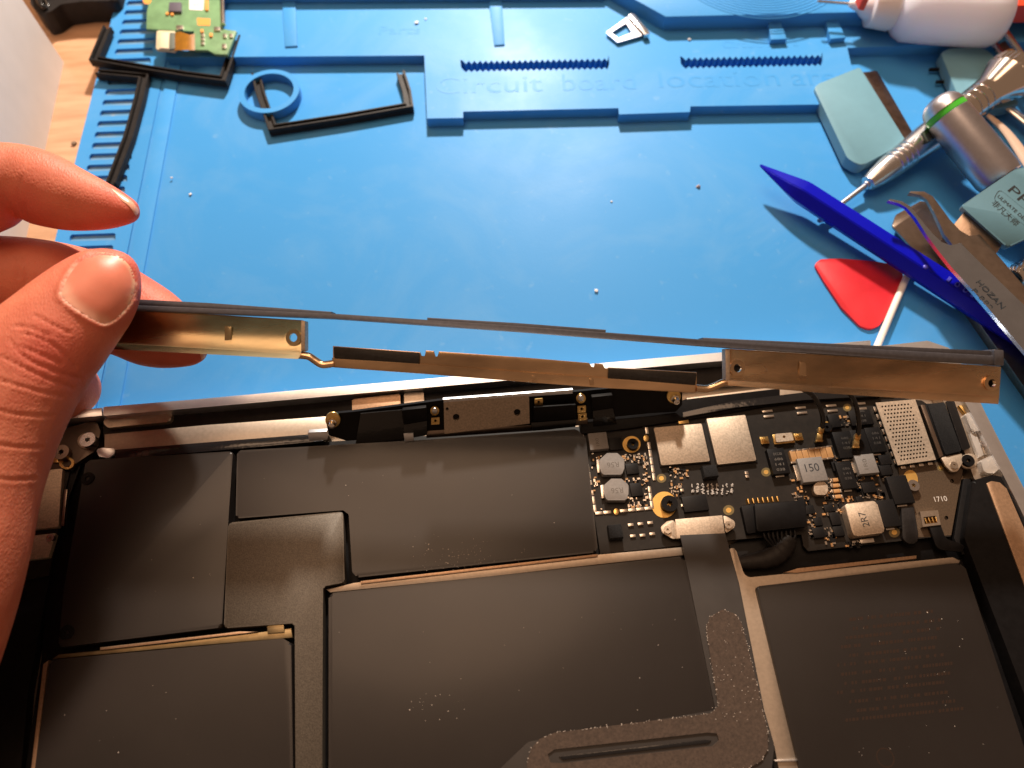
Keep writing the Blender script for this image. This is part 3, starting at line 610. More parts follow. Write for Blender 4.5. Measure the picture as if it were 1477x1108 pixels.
# batteries
def batt(px, r, z=ZB, th=6.3): return slab('battery_cell', px, z, th, m_batt, lap, r=r, bevel=1.0, seg=4)
batt([(124, 664), (336, 651), (330, 740), (320, 905), (84, 934), (92, 850)], 1.0)
batt([(342, 650), (620, 634), (832, 619), (845, 632), (862, 790), (858, 797), (515, 833), (508, 825), (503, 742), (495, 736), (340, 748)], .9)
batt([(474, 856), (987, 802), (1036, 1018), (1060, 1180), (474, 1190)], 1.2)
batt([(1090, 846), (1383, 812), (1393, 820), (1520, 1210), (1178, 1210)], 1.0)
batt([(72, 952), (408, 921), (420, 928), (424, 1210), (36, 1210)], 1.0)
slab('battery_tray', [(80, 690), (120, 660), (340, 645), (840, 615), (866, 800), (1050, 785), (1110, 1030), (1150, 1220), (20, 1220), (60, 950)], 9.0, 1.9, m_blackp, lap, bevel=.1)
slab('board_bed', [(1052, 786), (1090, 770), (1200, 760), (1392, 755), (1396, 800), (1384, 806), (1080, 833), (1062, 826)], 9.2, 2.1, m_blackp, lap, bevel=.1)
slab('battery_tray', [(1090, 840), (1390, 806), (1540, 1230), (1160, 1230)], 9.0, 1.9, m_blackp, lap, bevel=.1)
for u, v in ((126, 690), (96, 912)):
    screw(u, v, ZB + .35, 1.9, .6, m_blackp)
slab('battery_plate', [(329, 754), (495, 738), (497, 840), (466, 846), (465, 1210), (425, 1210), (425, 899), (323, 906)], ZB - .2, 3.0, m_plate, lap, r=[1.2, 1, .8, .6, 0, 0, .6, 1], bevel=.3)
slab('tray_rail', [(510, 841), (865, 800), (984, 789), (986, 801), (700, 832), (476, 855), (470, 850)], 12.4, 2.6, m_alu_in, lap, bevel=.3)
slab('tray_rail_lip', [(520, 838), (862, 799), (862, 803), (520, 842.5)], 13.0, .8, m_tanstrip, lap, bevel=.15)
slab('tray_rail', [(84, 944), (250, 928), (420, 906), (422, 920), (250, 934), (74, 951)], 12.4, 2.6, M('dull_olive_metal', (.26, .20, .11), .42, .9, var=.15, scale=300), lap, bevel=.3)
slab('tray_rail_lip', [(144, 934), (345, 911), (372, 911), (345, 914.5), (144, 938)], 13.0, .8, m_tanstrip, lap, bevel=.15)
slab('rail_tab', [(385, 902), (409, 899), (410, 912), (386, 914)], 12.9, .6, bpy.data.materials['dull_olive_metal'], lap, bevel=.1)
slab('tray_edge', [(62, 958), (70, 952), (50, 1110), (45, 1200), (34, 1200), (46, 1100)], 12.6, 2.6, m_tanstrip, lap, bevel=.2)
slab('web_bar', [(1050, 792), (1060, 789), (1073, 828), (1080, 833), (1374, 804), (1386, 808), (1384, 813), (1092, 846), (1098, 880), (1156, 1130), (1176, 1220), (1142, 1220), (1118, 1080), (1102, 1023), (1066, 841)], 12.2, 4.8, m_alu_in, lap, r=[0, 1, 2, 2, 1, 0, 0, 2, 0, 0, 0, 0, 0, 0, 0], bevel=.35)
slab('web_lip', [(1130, 826), (1150, 820), (1322, 801), (1322, 806), (1150, 826)], 12.9, .6, m_tanstrip, lap, bevel=.1)
slab('rib', [(1117, 1096), (1152, 1095), (1153, 1098), (1118, 1099)], 12.8, .6, m_alu, lap, bevel=.1)
bm = bmesh.new(); tube(bm, spline([P(u, v, 12.6) for u, v in ((464, 860), (462, 900), (463, 960), (464, 1000), (463, 1060), (464, 1180))]), .32, 8); build('tape_edge', bm, m_blackg, lap, True)
# battery print: faint rows on the right cell
cells = 0
for row in range(12):
    v = 893 + row * 13.2; u0 = 1225 + (6 * math.sin(row * 2.1)) - (12 if 2 < row < 9 else 0); u1 = 1345 + row * 3 + 8 * math.sin(row * 1.3)
    bm = bmesh.new(); u = u0
    while u < u1:
        wv = random.uniform(2, 5)
        if random.random() < .8:
            vv = v - (u - u0) * .10; pts = [P(*q, ZB + .012) for q in ((u, vv + 3), (u + wv, vv + 2.6), (u + wv, vv - 2), (u, vv - 1.6))]; bm.faces.new([bm.verts.new(p) for p in pts])
        u += wv + random.uniform(.8, 2.5)
    build('faint_print', bm, M('faint_print', (.030, .017, .012), .34, coat=.2, crough=.16) if row == 0 else bpy.data.materials['faint_print'], lap)
for (u, v) in ((1277, 1093),):
    bm = bmesh.new(); c = P(u, v, ZB + .02); n = 32
    for i in range(n):
        t0, t1 = 2 * math.pi * i / n, 2 * math.pi * (i + 1) / n
        bm.faces.new([bm.verts.new(c + Vector((math.cos(t), math.sin(t), 0)) * r) for t, r in ((t0, 2.2), (t1, 2.2), (t1, 1.95), (t0, 1.95))])
    build('faint_print', bm, bpy.data.materials['faint_print'], lap)
# flex cable and felt
slab('trackpad_flex', [(981, 772), (1046, 769), (1066, 841), (1102, 1023), (1117, 1075), (1112, 1120), (1100, 1200), (690, 1200), (720, 1110), (762, 1070), (1032, 1024)], ZB + .45, .35, m_flex, lap, r=[0, 0, 0, 0, 3, 3, 0, 0, 2, 2, .8], bevel=.05)
felt = [(1018, 906), (1024, 890), (1042, 879), (1062, 886), (1071, 902), (1093, 990), (1107, 1052), (1108, 1080), (1098, 1098), (1080, 1108), (1000, 1116), (780, 1150), (762, 1140), (760, 1100), (766, 1080), (778, 1066), (800, 1057), (1025, 1029), (1036, 1019)]
slot_ = [(790, 1088), (800, 1081), (1020, 1057), (1034, 1058), (1037, 1068), (1028, 1076), (810, 1101), (794, 1100)]
slab('felt_pad', felt, ZB + .85, .38, m_felt, lap, bevel=0, holes=[[(u, v) for u, v in slot_]])
slab('felt_slot_bar', [(806, 1091), (1016, 1067), (1026, 1068), (1022, 1072), (812, 1096)], ZB + .75, .25, m_blackg, lap, bevel=.05)
# speaker box at the right
slab('speaker_box', [(1403, 693), (1432, 685), (1450, 689), (1466, 706), (1500, 790), (1620, 1100), (1660, 1220), (1560, 1220), (1500, 1060), (1391, 776)], 13.8, 6.7, m_blackp, lap, r=[1.5, 1.5, 1.5, 2, 0, 0, 0, 0, 0, 2], bevel=1.2, seg=3)
slab('speaker_box_side', [(1390, 690), (1402, 690), (1390, 778), (1396, 800), (1388, 800), (1376, 776)], 11.2, 4.0, m_blackp, lap, bevel=.3)
slab('speaker_strip', [(1423, 697), (1430, 694), (1442, 696), (1452, 705), (1500, 815), (1600, 1080), (1640, 1200), (1600, 1200), (1480, 850)], 14.15, .4, m_tanstrip, lap, r=.5, bevel=.1)
# clear light pipe blocks and their clips at the right edge
for i, q in enumerate(([(1392, 597), (1410, 591), (1421, 615), (1416, 622), (1402, 622)], [(1414, 664), (1432, 656), (1441, 676), (1434, 683), (1420, 682)])):
    slab('clear_block', q, 14.2, 2.4, m_clear, lap, r=.7, bevel=.5)
slab('latch_plate', [(1408, 622), (1424, 620), (1436, 652), (1420, 656)], 12.9, 1.0, m_solder, lap, r=.5, bevel=.3)
slab('latch_spring', [(1399, 625), (1408, 622), (1420, 656), (1412, 660)], 13.3, 1.2, m_clear, lap, bevel=.4)
slab('latch_plate', [(1383, 585), (1400, 581), (1408, 592), (1392, 597)], 13.0, 1.2, m_gold, lap, bevel=.3)
for u, v in ((1419, 640), (1412, 597), (1436, 658)): screw(u, v, 13.5, .9, .9, m_steel)

# ---------------------------------------------------------------- logic board
bh = [ell(1373, 694, 3, 3, 10), ell(1365, 747, 3, 3, 10)]
lb = slab('logic_board', [(838, 622), (905, 614), (975, 603), (1040, 588), (1110, 576), (1265, 569), (1330, 578), (1380, 612), (1394, 645), (1389, 680), (1371, 774), (1345, 775), (1310, 779), (1166, 795), (1159, 788), (1156, 771), (1066, 778), (866, 799)], ZP, .8, m_pcb, lap, bevel=0, holes=bh, smooth=False)
slab('brown_zone', [(1296, 672), (1352, 667), (1389, 676), (1372, 772), (1346, 774), (1310, 776), (1300, 740)], ZP + .03, .02, m_pcbedge, lb, bevel=0, holes=bh, smooth=False)
def kx(): return 1 / 4.95
def comp(name, u, v, wpx, hpx, ht, m, parent=lb, bev=.12, z0=ZP):
    c = P(u, v, z0 + ht); x0, x1 = P(u - wpx / 2, v, z0 + ht), P(u + wpx / 2, v, z0 + ht); y0, y1 = P(u, v - hpx / 2, z0 + ht), P(u, v + hpx / 2, z0 + ht)
    return box_at(name, c, (x1 - x0).length, (y1 - y0).length, ht, m, parent, bev)
# EMI fence pads
pad = comp('solder_pad', 860, 620, 10.5, 4.0, .3, m_solder, bev=.08)
def pads(pa, pb, n, skip=()):
    a, c = P(*pa, ZP), P(*pb, ZP); ang = math.atan2((c - a).y, (c - a).x); first = True
    for i in range(n):
        if i in skip: continue
        p = a.lerp(c, (i + .5) / n); dup(pad, p, ang)
pads((840, 622), (930, 614), 8); pads((932, 616), (944, 694), 7, (1,)); pads((936, 700), (941, 734), 3); pads((858, 741), (941, 733), 7, (2,)); pads((839, 624), (859, 740), 10)
bpy.data.objects.remove(pad)
for u, v in ((932, 632), (889, 738)): slab('via_pad', ell(u, v, 4, 5), ZP + .3, .3, m_gold, lb, bevel=.1)
def octa(name, u, v, a, b_, ht, m): 
    k = .42; return slab(name, [(u - a, v - b_ * k), (u - a * k, v - b_), (u + a * k, v - b_), (u + a, v - b_ * k), (u + a, v + b_ * k), (u + a * .8, v + b_), (u - a * .8, v + b_), (u - a, v + b_ * k)], ZP + ht, ht, m, lb, r=.5, bevel=.25)
for u, v in ((883, 669), (889, 706)):
    octa('inductor', u, v, 17.5, 15.5, 2.4, m_ind); slab('terminal', [(u - 23, v - 6), (u - 18, v - 7), (u - 16, v + 12), (u - 21, v + 13)], ZP + 1.0, 1.0, m_solder, lb, bevel=.1)
    text('R56', P(u + 9, v - 3, ZP + 2.4), P(u - 8, v - 1.5, ZP + 2.4), 1.6, .02, m_inkg, lb)
comp('inductor', 863, 636, 27, 24, 2.0, m_ind); text('1R0', P(865, 643, ZP + 2), P(863, 632, ZP + 2), 1.0, .02, m_inkg, lb)
for q in ([(943, 617), (1012, 611), (1024, 665), (954, 671)], [(1019, 604), (1075, 598.5), (1091, 664), (1035, 670)]):
    slab('memory_underfill', [(q[0][0] - 2, q[0][1] + 1), (q[1][0] + 2, q[1][1] + 1), (q[2][0] + 2, q[2][1] + 3), (q[3][0] - 2, q[3][1] + 3)], ZP + .35, .35, m_ic, lb, bevel=.1)
    slab('memory_chip', q, ZP + 1.3, .95, m_lid, lb, r=.3, bevel=.12)
def mount(u, v, r, ru, rv, m, zz=1.4, off=(0, 0)):
    slab('mount_ring', ell(u + off[0], v + off[1], ru, rv, 24), ZP + .12, .12, m_goldpad, lb, bevel=0); screw(u, v, ZP + zz, r, zz, m, lb)
mount(913, 640, 1.7, 13, 12, m_blackp, 1.6, (-2, 1)); mount(966, 726, 2.4, 18, 19, m_blackp, 2.0, (-8, 2)); mount(1318, 700, 1.7, 11, 15, m_steel, 1.6, (-5, -7)); mount(1193, 616, 1.5, 8, 8, m_blackp, 1.2)
for u, v, r in ((954, 690, 7), (1051, 736, 8), (1105, 681, 7), (1222, 588, 6), (1290, 768, 8), (1357, 675, 5)):
    slab('fiducial', ell(u, v, r, r * .92, 20), ZP + .05, .03, M('fiducial_ring', (.16, .12, .05), .4), lb, bevel=0); slab('fiducial_dot', ell(u, v, r * .5, r * .46, 14), ZP + .1, .06, m_goldpad, lb, bevel=0)
# cowling over the flex connector
slab('flex_bracket', [(974, 749), (1042, 743), (1046, 770), (976, 777)], ZP + 2.3, .7, m_lid, lb, bevel=.2)
slab('bracket_ear', [(973, 750), (977, 777), (970, 777), (955, 768), (953, 760), (962, 752)], ZP + 1.9, .5, m_lid, lb, r=.7, bevel=.15)
slab('bracket_ear', [(1043, 743), (1050, 746), (1060, 752), (1060, 760), (1052, 766), (1047, 769)], ZP + 1.9, .5, m_lid, lb, r=.7, bevel=.15)
screw(963, 764, ZP + 2.5, 1.1, .7, m_solder, lb); screw(1051, 757, ZP + 2.5, 1.1, .7, m_solder, lb)
for u, v, a, b_ in ((888, 766, 20, 20), (1025, 679, 21, 17)): comp('foam_block', u, v, a, b_, 2.6, m_foam, bev=.5)
ics = [(888, 640, 19, 17, .9), (912, 676, 18, 15, .9), (918, 706, 17, 19, .9), (1003, 726, 36, 22, 1.1), (1242, 602, 32, 21, 1.3), (1204, 607, 16, 18, 1.2), (1253, 701, 20, 18, 1.0), (1240, 720, 10, 8, .8), (1168, 735, 14, 12, .8), (1196, 733, 14, 10, .8),
       (1180, 752, 12, 12, .8), (1205, 748, 14, 18, 1.0), (1210, 766, 15, 14, 1.0), (1181, 768, 17, 15, 1.0), (1205, 672, 9, 14, 1.0), (1180, 640, 8, 6, .6)]
for u, v, a, b_, h in ics: comp('small_chip', u, v, a, b_, h, m_ic)
tants = [(1123, 665, 25, 36), (1219, 641, 27, 37), (1242, 638, 22, 36), (1263, 634, 22, 35), (1221, 685, 23, 38), (1299, 706, 30, 39), (1282, 740, 26, 38), (1277, 663, 17, 14), (1278, 678, 17, 14)]
for u, v, a, b_ in tants:
    comp('tantalum_capacitor', u, v, a, b_, 2.0 if b_ > 20 else 1.5, m_ic, bev=.2); comp('terminal', u + 2, v + b_ / 2 + 3, a * .5, 4, .5, m_solder)
for k, ln in enumerate(('DCCA0', '686', '141', '038')): text(ln, P(1116 + k * 1.6, 657 + k * 7.5, ZP + 2.0), P(1128 + k * 1.6, 656 + k * 7.5, ZP + 2.0), .8, .02, m_inkg, lb)
for (u, v) in ((1219, 641), (1263, 634), (1221, 685), (1242, 602)):
    for k in range(3): text(('686', '141', '038')[k], P(u - 5 + k * 1.6, v - 7 + k * 7, ZP + 2.0), P(u + 5 + k * 1.6, v - 8 + k * 7, ZP + 2.0), .75, .02, M('dim_print', (.06, .055, .05), .5) if k == 0 and u == 1219 else bpy.data.materials['dim_print'], lb)
cap0 = comp('ceramic_capacitor', 1145, 658, 8.4, 16, 1.5, m_cer); term0 = comp('capacitor_end', 1145, 650, 8.4, 2.4, 1.55, m_solder); term1 = comp('capacitor_end', 1145, 667, 8.4, 2.4, 1.55, m_solder)
o0 = WLOC[cap0.name]
for k in range(1, 7):
    dv = P(1145 + k * 8.6, 658 - k * 1.0, ZP + 1.5) - P(1145, 658, ZP + 1.5)
    for q in (cap0, term0, term1): dup(q, WLOC[q.name] + Vector((dv.x, dv.y, 0)))
for (u, v) in ((1206, 692), (1206, 700), (1207, 708), (1209, 716)):
    comp('ceramic_capacitor', u, v, 9, 5, .9, m_cer); comp('capacitor_end', u - 6, v + .3, 3, 5, .92, m_solder); comp('capacitor_end', u + 6, v - .3, 2.4, 5, .92, m_solder)
comp('inductor', 1172, 677, 37, 34, 2.6, m_ind, bev=.2); comp('terminal', 1150, 682, 6, 22, 1.2, m_solder)
text('150', P(1163, 681, ZP + 2.6), P(1183, 679, ZP + 2.6), 2.4, .02, m_ink, lb)
octa('inductor', 1184, 704, 10, 9.5, 1.8, m_lid)
comp('inductor', 1250, 669, 29, 27, 2.4, m_ind, bev=.2); comp('terminal', 1232, 674, 5, 16, 1.0, m_solder); text('1R0', P(1253, 677, ZP + 2.4), P(1249, 662, ZP + 2.4), 1.2, .02, m_inkg, lb)
slab('inductor', [(1218, 727), (1264, 722), (1277, 768), (1231, 774)], ZP + 3.2, 3.2, m_lid, lb, r=1.1, bevel=.3); comp('terminal', 1251, 780, 20, 6, .9, m_solder)
text('2R7', P(1255, 759, ZP + 3.2), P(1247, 738, ZP + 3.2), 2.0, .02, m_ink, lb)
# crystal can with hole, sockets
slab('crystal_can', [(1118, 626), (1142, 624), (1145, 635), (1120, 638)], ZP + 1.3, 1.0, m_lid, lb, r=.4, bevel=0, holes=[ell(1131, 630, 2.2, 2, 10)]); slab('crystal_base', [(1114, 627), (1143, 624), (1147, 638), (1117, 641)], ZP + .5, .5, m_gold, lb, bevel=.1)
for u, v in ((1103, 635), (1152, 630)):
    comp('antenna_socket', u, v, 12, 10, .5, m_gold); bm = bmesh.new(); c = P(u, v, ZP + .45); lathe(bm, c, c + UP * 2, [(0, .9), (.6, .9), (.62, .55), (.9, .5)], 14); build('socket_pin', bm, m_gold, lb, True)
for u, v in ((1107, 593), (1155, 588), (1199, 585), (1241, 582)):
    comp('solder_pad', u, v, 15, 3.2, .3, m_solder, bev=.08); comp('solder_pad', u + 2, v + 7.5, 15, 3.2, .3, m_solder, bev=.08)
for (u, v) in ((910, 757), (924, 755.5), (938, 754), (913, 773), (927, 772), (941, 770), (988, 719), (984, 707), (985, 729), (1077, 682), (1078, 687)): comp('chip_resistor', u, v, 8 if u < 1000 and v > 740 else 5, 4, .5, m_solder, bev=.06)
comp('gold_link', 986, 608, 15, 6, .6, m_gold)
# perforated shield
sh = [(1263, 581), (1320, 576), (1350, 663), (1295, 671)]
def bil(s, t): 
    a = Vector(sh[0]).lerp(Vector(sh[1]), s); c = Vector(sh[3]).lerp(Vector(sh[2]), s); p = a.lerp(c, t); return p.x, p.y
hs = []
for j in range(15):
    for i in range(9):
        s = .13 + (i + (.5 if j % 2 else 0)) * .082; t = .07 + j * .061
        if s < .9: hs.append(ell(*bil(s, t), 1.55, 1.45, 7))
slab('perforated_shield', sh, ZP + 1.7, .25, m_lid, lb, bevel=0, holes=hs, smooth=False)
slab('shield_wall', [(1262, 582), (1320, 577), (1350, 664), (1295, 672)], ZP + 1.3, 1.3, m_ic, lb, bevel=.05)
for k in range(8): comp('shield_clip', 1263 + k * 4.2, 590 + k * 10.8, 5, 7, .9, m_solder)
for k in range(4): comp('shield_clip', 1303 + k * 13, 674 - k * 1.8, 7, 4, .8, m_solder)
# display connector with black flexes, bracket
slab('display_connector', [(1330, 583), (1359, 581), (1384, 654), (1358, 660)], ZP + 1.9, 1.9, m_blackp, lb, r=.5, bevel=.3)
slab('connector_rail', [(1328, 584), (1334, 583.5), (1361, 657), (1356, 660)], ZP + 2.3, 2.3, m_steelb, lb, bevel=.2)
slab('display_flex', [(1338, 583), (1362, 580), (1387, 650), (1364, 656)], ZP + 2.5, .4, m_foam, lb, r=.4, bevel=.1)
slab('display_flex', [(1364, 579), (1376, 577), (1400, 646), (1388, 650)], ZP + 2.1, .6, m_blackg, lb, r=.4, bevel=.15)
slab('connector_bracket', [(1357, 660), (1388, 654), (1388, 668), (1381, 680), (1373, 681), (1364, 672)], ZP + 2.0, .6, m_lid, lb, r=[.3, .3, 1, 1.2, 1.2, 1], bevel=.2); screw(1376.5, 671, ZP + 2.5, 1.1, .6, m_solder, lb)
slab('bracket_washer', ell(1398, 665, 13, 11, 20), ZP + 1.4, .8, m_lid, lb, bevel=.2); screw(1397, 664, ZP + 2.4, 1.8, 1.0, m_blackp, lb)
text('1710', P(1349, 724, ZP + .03), P(1367, 722.5, ZP + .03), 1.5, .02, m_inkw, lb)
# speaker connector and cable
slab('speaker_connector', [(1327, 738), (1353, 736), (1357, 757), (1331, 760)], ZP + 1.6, 1.6, m_solder, lb, bevel=.15, holes=[[(1332, 746), (1350, 744), (1352, 754), (1334, 756)]])
for k in range(4): comp('contact', 1336 + k * 5, 751 - k * .5, 2, 8, 1.5, m_gold)
slab('speaker_cable', [(1339, 756), (1356, 755), (1364, 777), (1385, 784), (1392, 788), (1388, 796), (1352, 793)], ZP + 1.3, .6, m_blackp, lb, r=[.2, .2, 1, 1, .5, .5, 2], bevel=.15)
slab('rubber_tab', [(1300, 732), (1318, 730), (1325, 770), (1324, 782), (1312, 786), (1302, 778)], ZP + 1.2, 1.0, m_rubber, lb, r=[.3, .3, 0, 2, 2, 2], bevel=.3)
# battery connector and braided lead
slab('battery_connector', [(1069, 730), (1096, 724), (1100, 766), (1078, 770)], ZP + 1.8, 1.8, m_blackp, lb, r=.4, bevel=.2)
slab('connector_cover', [(1088, 727), (1162, 721), (1164, 759), (1092, 767)], ZP + 3.2, 1.6, m_blackp, lb, r=.6, bevel=.2)
for k in range(7): comp('connector_pin', 1080 + k * 7, 723 - k * .6, 2, 8, 2.0, m_gold)
for k in range(8):
    bm = bmesh.new(); u = 1102 + k * 6.2; tube(bm, spline([P(u, 762, ZP + 1.5), P(u + 1, 775, ZP + 1.8), P(u * .5 + 1128 * .5, 789, ZP + 1.2)]), .42, 8); build('lead_wire', bm, m_blackp, lb, True)
bm = bmesh.new(); tube(bm, spline([P(1140, 776, ZP + 1), P(1128, 793, ZP + .6), P(1106, 806, ZP), P(1062, 812, ZP - 1), P(1040, 812, ZP - 2)], 8), lambda s: 2.0 + .9 * math.sin(min(1, s * 1.4) * 3.1) + .12 * math.sin(s * 60), 14, .7); build('lead_sleeve', bm, m_rubber, lb, True)
# scattered tiny parts, too many to tell apart
def scatter(name, boxes, n, m, sz, seed):
    rnd = random.Random(seed); bm = bmesh.new()
    for _ in range(n):
        u0, v0, u1, v1 = rnd.choice(boxes); u, v = rnd.uniform(u0, u1), rnd.uniform(v0, v1); c = P(u, v, ZP + .4)
        sx, sy = rnd.choice(sz)
        if rnd.random() < .5: sx, sy = sy, sx
        prism(bm, [c + Vector((sx / 2 * a, sy / 2 * b_, 0)) for a, b_ in ((-1, -1), (1, -1), (1, 1), (-1, 1))], (0, 0, -.4))
    tag(build(name, bm, m, lb), kind='stuff')
zones = [(852, 650, 870, 735), (898, 655, 932, 668), (900, 690, 934, 698), (905, 716, 935, 732), (928, 655, 936, 715), (965, 675, 995, 690), (966, 693, 982, 716), (1140, 690, 1165, 720), (1147, 716, 1170, 730), (1190, 715, 1235, 722), (1186, 724, 1214, 742), (1190, 756, 1205, 790), (1166, 738, 1176, 775), (1236, 686, 1246, 712), (1258, 690, 1275, 725), (1240, 712, 1275, 719), (1190, 690, 1204, 720), (1222, 780, 1240, 788), (1265, 590, 1268, 600), (1195, 600, 1230, 618), (1204, 655, 1212, 680), (1262, 650, 1270, 690)]
scatter('tiny_solder_parts', zones, 340, m_solder, [(.5, .3), (.9, .5), (.4, .25)], 3)
scatter('tiny_ceramic_parts', zones, 110, m_cer, [(1.0, .55), (.7, .4)], 4)
scatter('tiny_black_parts', zones, 80, m_ic, [(1.2, .9), (1.6, 1.0)], 5)
scatter('white_print_marks', [(998 + k * 7, 698, 1001 + k * 7, 713) for k in range(9)], 110, m_inkw, [(.45, .18), (.6, .2)], 6)

# ---------------------------------------------------------------- hinge flex board standing up along the back edge
ho = P(720, 622, 12.2); ang = math.radians(58)
hn = Vector((0, -math.sin(ang), math.cos(ang)))
hb = pslab('hinge_board', [(470, 606), (478, 597), (510, 594), (640, 577), (830, 565), (978, 551), (984, 560), (984, 584), (975, 594), (940, 596), (640, 626), (500, 636), (474, 628)], ho, hn, 1.0, m_blackp, lap, r=.8, bevel=.15)
pslab('shield_can', [(640, 581), (763, 571), (764, 611), (641, 626)], ho, hn, 1.2, m_lid, hb, r=.2, bevel=.15, off=1.4, holes=[ell(658, 602, 5, 5, 14), ell(746, 595, 5, 5, 14), ell(645, 590, 2.4, 2.4, 10)])
pslab('shield_back', [(642, 584), (761, 574), (762, 610), (643, 624)], ho, hn, .4, m_ic, hb, bevel=0, off=.6)
pslab('shield_top_edge', [(639, 576), (826, 562), (826, 568), (640, 581)], ho, hn, .9, m_alu, hb, bevel=.1, off=1.3)
pslab('flex_fold', [(520, 597), (583, 591), (583, 640), (512, 645)], ho, hn, .5, m_blackg, hb, bevel=.1, off=.8)
pslab('connector', [(580, 592), (615, 588), (616, 606), (582, 612)], ho, hn, 1.4, m_blackp, hb, r=.3, bevel=.2, off=2.2)
pslab('flex_strip', [(582, 613), (616, 607), (616, 628), (583, 634)], ho, hn, .5, m_blackg, hb, bevel=.1, off=1.1)
pslab('connector', [(770, 588), (831, 584), (831, 604), (770, 608)], ho, hn, 1.4, m_blackp, hb, r=.3, bevel=.2, off=2.2)
pslab('connector', [(766, 610), (832, 605), (830, 616), (768, 622)], ho, hn, .6, m_blackg, hb, bevel=.1, off=1.2)
pslab('connector', [(853, 573), (884, 570), (885, 588), (855, 592)], ho, hn, 1.4, m_blackp, hb, r=.3, bevel=.2, off=2.2)
pslab('flex_strip', [(855, 593), (884, 589), (890, 612), (856, 616)], ho, hn, .5, m_blackg, hb, bevel=.1, off=1.1)
for u, v, r in ((627, 593, 6.5), (838, 575, 7)):
    pslab('mount_ring', ell(u, v, r, r, 20), ho, hn, .4, m_gold, hb, bevel=.05, off=.6); pslab('mount_pin', ell(u, v, r * .6, r * .6, 16), ho, hn, .6, m_alu, hb, bevel=.1, off=1.2)
for u, v in ((628, 607), (777, 580), (839, 590), (840, 601)):
    pslab('gold_stud', [(u - 6, v - 4), (u + 6, v - 5), (u + 6, v + 5), (u - 6, v + 6)], ho, hn, .6, m_gold, hb, r=.2, bevel=.1, off=.9, holes=[ell(u, v, 2, 2, 8)])
for u, v, r in ((480, 606, 11), (972, 572, 10)):
    pslab('post_washer', ell(u, v, r, r, 24), ho, hn, .5, m_gold, hb, bevel=.1, off=.7); bm = bmesh.new(); c = PL(u, v, ho, hn); lathe(bm, c, c + hn, [(.3, 1.3), (1.6, 1.3), (1.8, 1.0), (3.2, .9), (3.4, .5)], 18); build('hinge_post', bm, m_chrome, hb, True)
pslab('alu_spacer', [(444, 624), (474, 622), (472, 634), (446, 637)], ho, hn, 1.5, m_alu, lap, r=.3, bevel=.2, off=.3)
pslab('ground_tab', [(582, 626), (596, 625), (597, 636), (584, 638)], ho, hn, .5, m_alu, hb, bevel=.1, off=1.8)
pslab('lower_rail', [(615, 622), (642, 620), (790, 612), (848, 603), (848, 612), (792, 620), (642, 630), (615, 632)], ho, hn, .5, m_steelb, hb, bevel=.1, off=.1)
slab('gold_roll', [(508, 576), (577, 568), (578, 592), (508, 598)], 12.6, 2.0, m_tanstrip, lap, r=.4, bevel=.6, seg=3)
slab('grey_tab', [(583, 567), (611, 565), (612, 590), (583, 592)], 12.4, 1.8, m_alu_in, lap, r=.3, bevel=.4)

# dust on the cells
bm = bmesh.new(); rnd = random.Random(11)
zones2 = [(580, 770, 760, 826, 50), (480, 880, 1000, 1040, 22), (1230, 880, 1440, 1100, 34), (340, 660, 840, 760, 10), (130, 700, 310, 900, 8), (90, 970, 400, 1100, 10), (610, 790, 700, 822, 60), (590, 1000, 680, 1050, 20)]
for u0, v0, u1, v1, n in zones2:
    for _ in range(n):
        c = P(rnd.uniform(u0, u1), rnd.uniform(v0, v1), ZB + .03); r = rnd.uniform(.03, .10) if rnd.random() < .85 else rnd.uniform(.1, .16); k = rnd.uniform(0, 3)
        a1, a2 = Vector((math.cos(k), math.sin(k), 0)) * r * rnd.uniform(.6, 1.6), Vector((-math.sin(k), math.cos(k), 0)) * r
        prism(bm, [c + a1, c + a2, c - a1, c - a2], (0, 0, -.06))
for i in range(len(felt)):
    p, q = felt[i], felt[(i + 1) % len(felt)]
    for _ in range(int(math.hypot(q[0] - p[0], q[1] - p[1]) / 4)):
        t = rnd.random(); c = P(p[0] + (q[0] - p[0]) * t + rnd.gauss(0, .8), p[1] + (q[1] - p[1]) * t + rnd.gauss(0, .8), ZB + .88); r = rnd.uniform(.06, .15); prism(bm, [c + Vector((r, 0, 0)), c + Vector((0, r, 0)), c - Vector((r, 0, 0)), c - Vector((0, r, 0))], (0, 0, -.06))
for _ in range(60):
    c = P(rnd.uniform(1025, 1095), rnd.uniform(900, 1040), ZB + .88); r = rnd.uniform(.05, .13); prism(bm, [c + Vector((r, 0, 0)), c + Vector((0, r, 0)), c - Vector((r, 0, 0)), c - Vector((0, r, 0))], (0, 0, -.06))
tag(build('dust', bm, M('dust', (.55, .48, .42), .9), lap), kind='stuff')

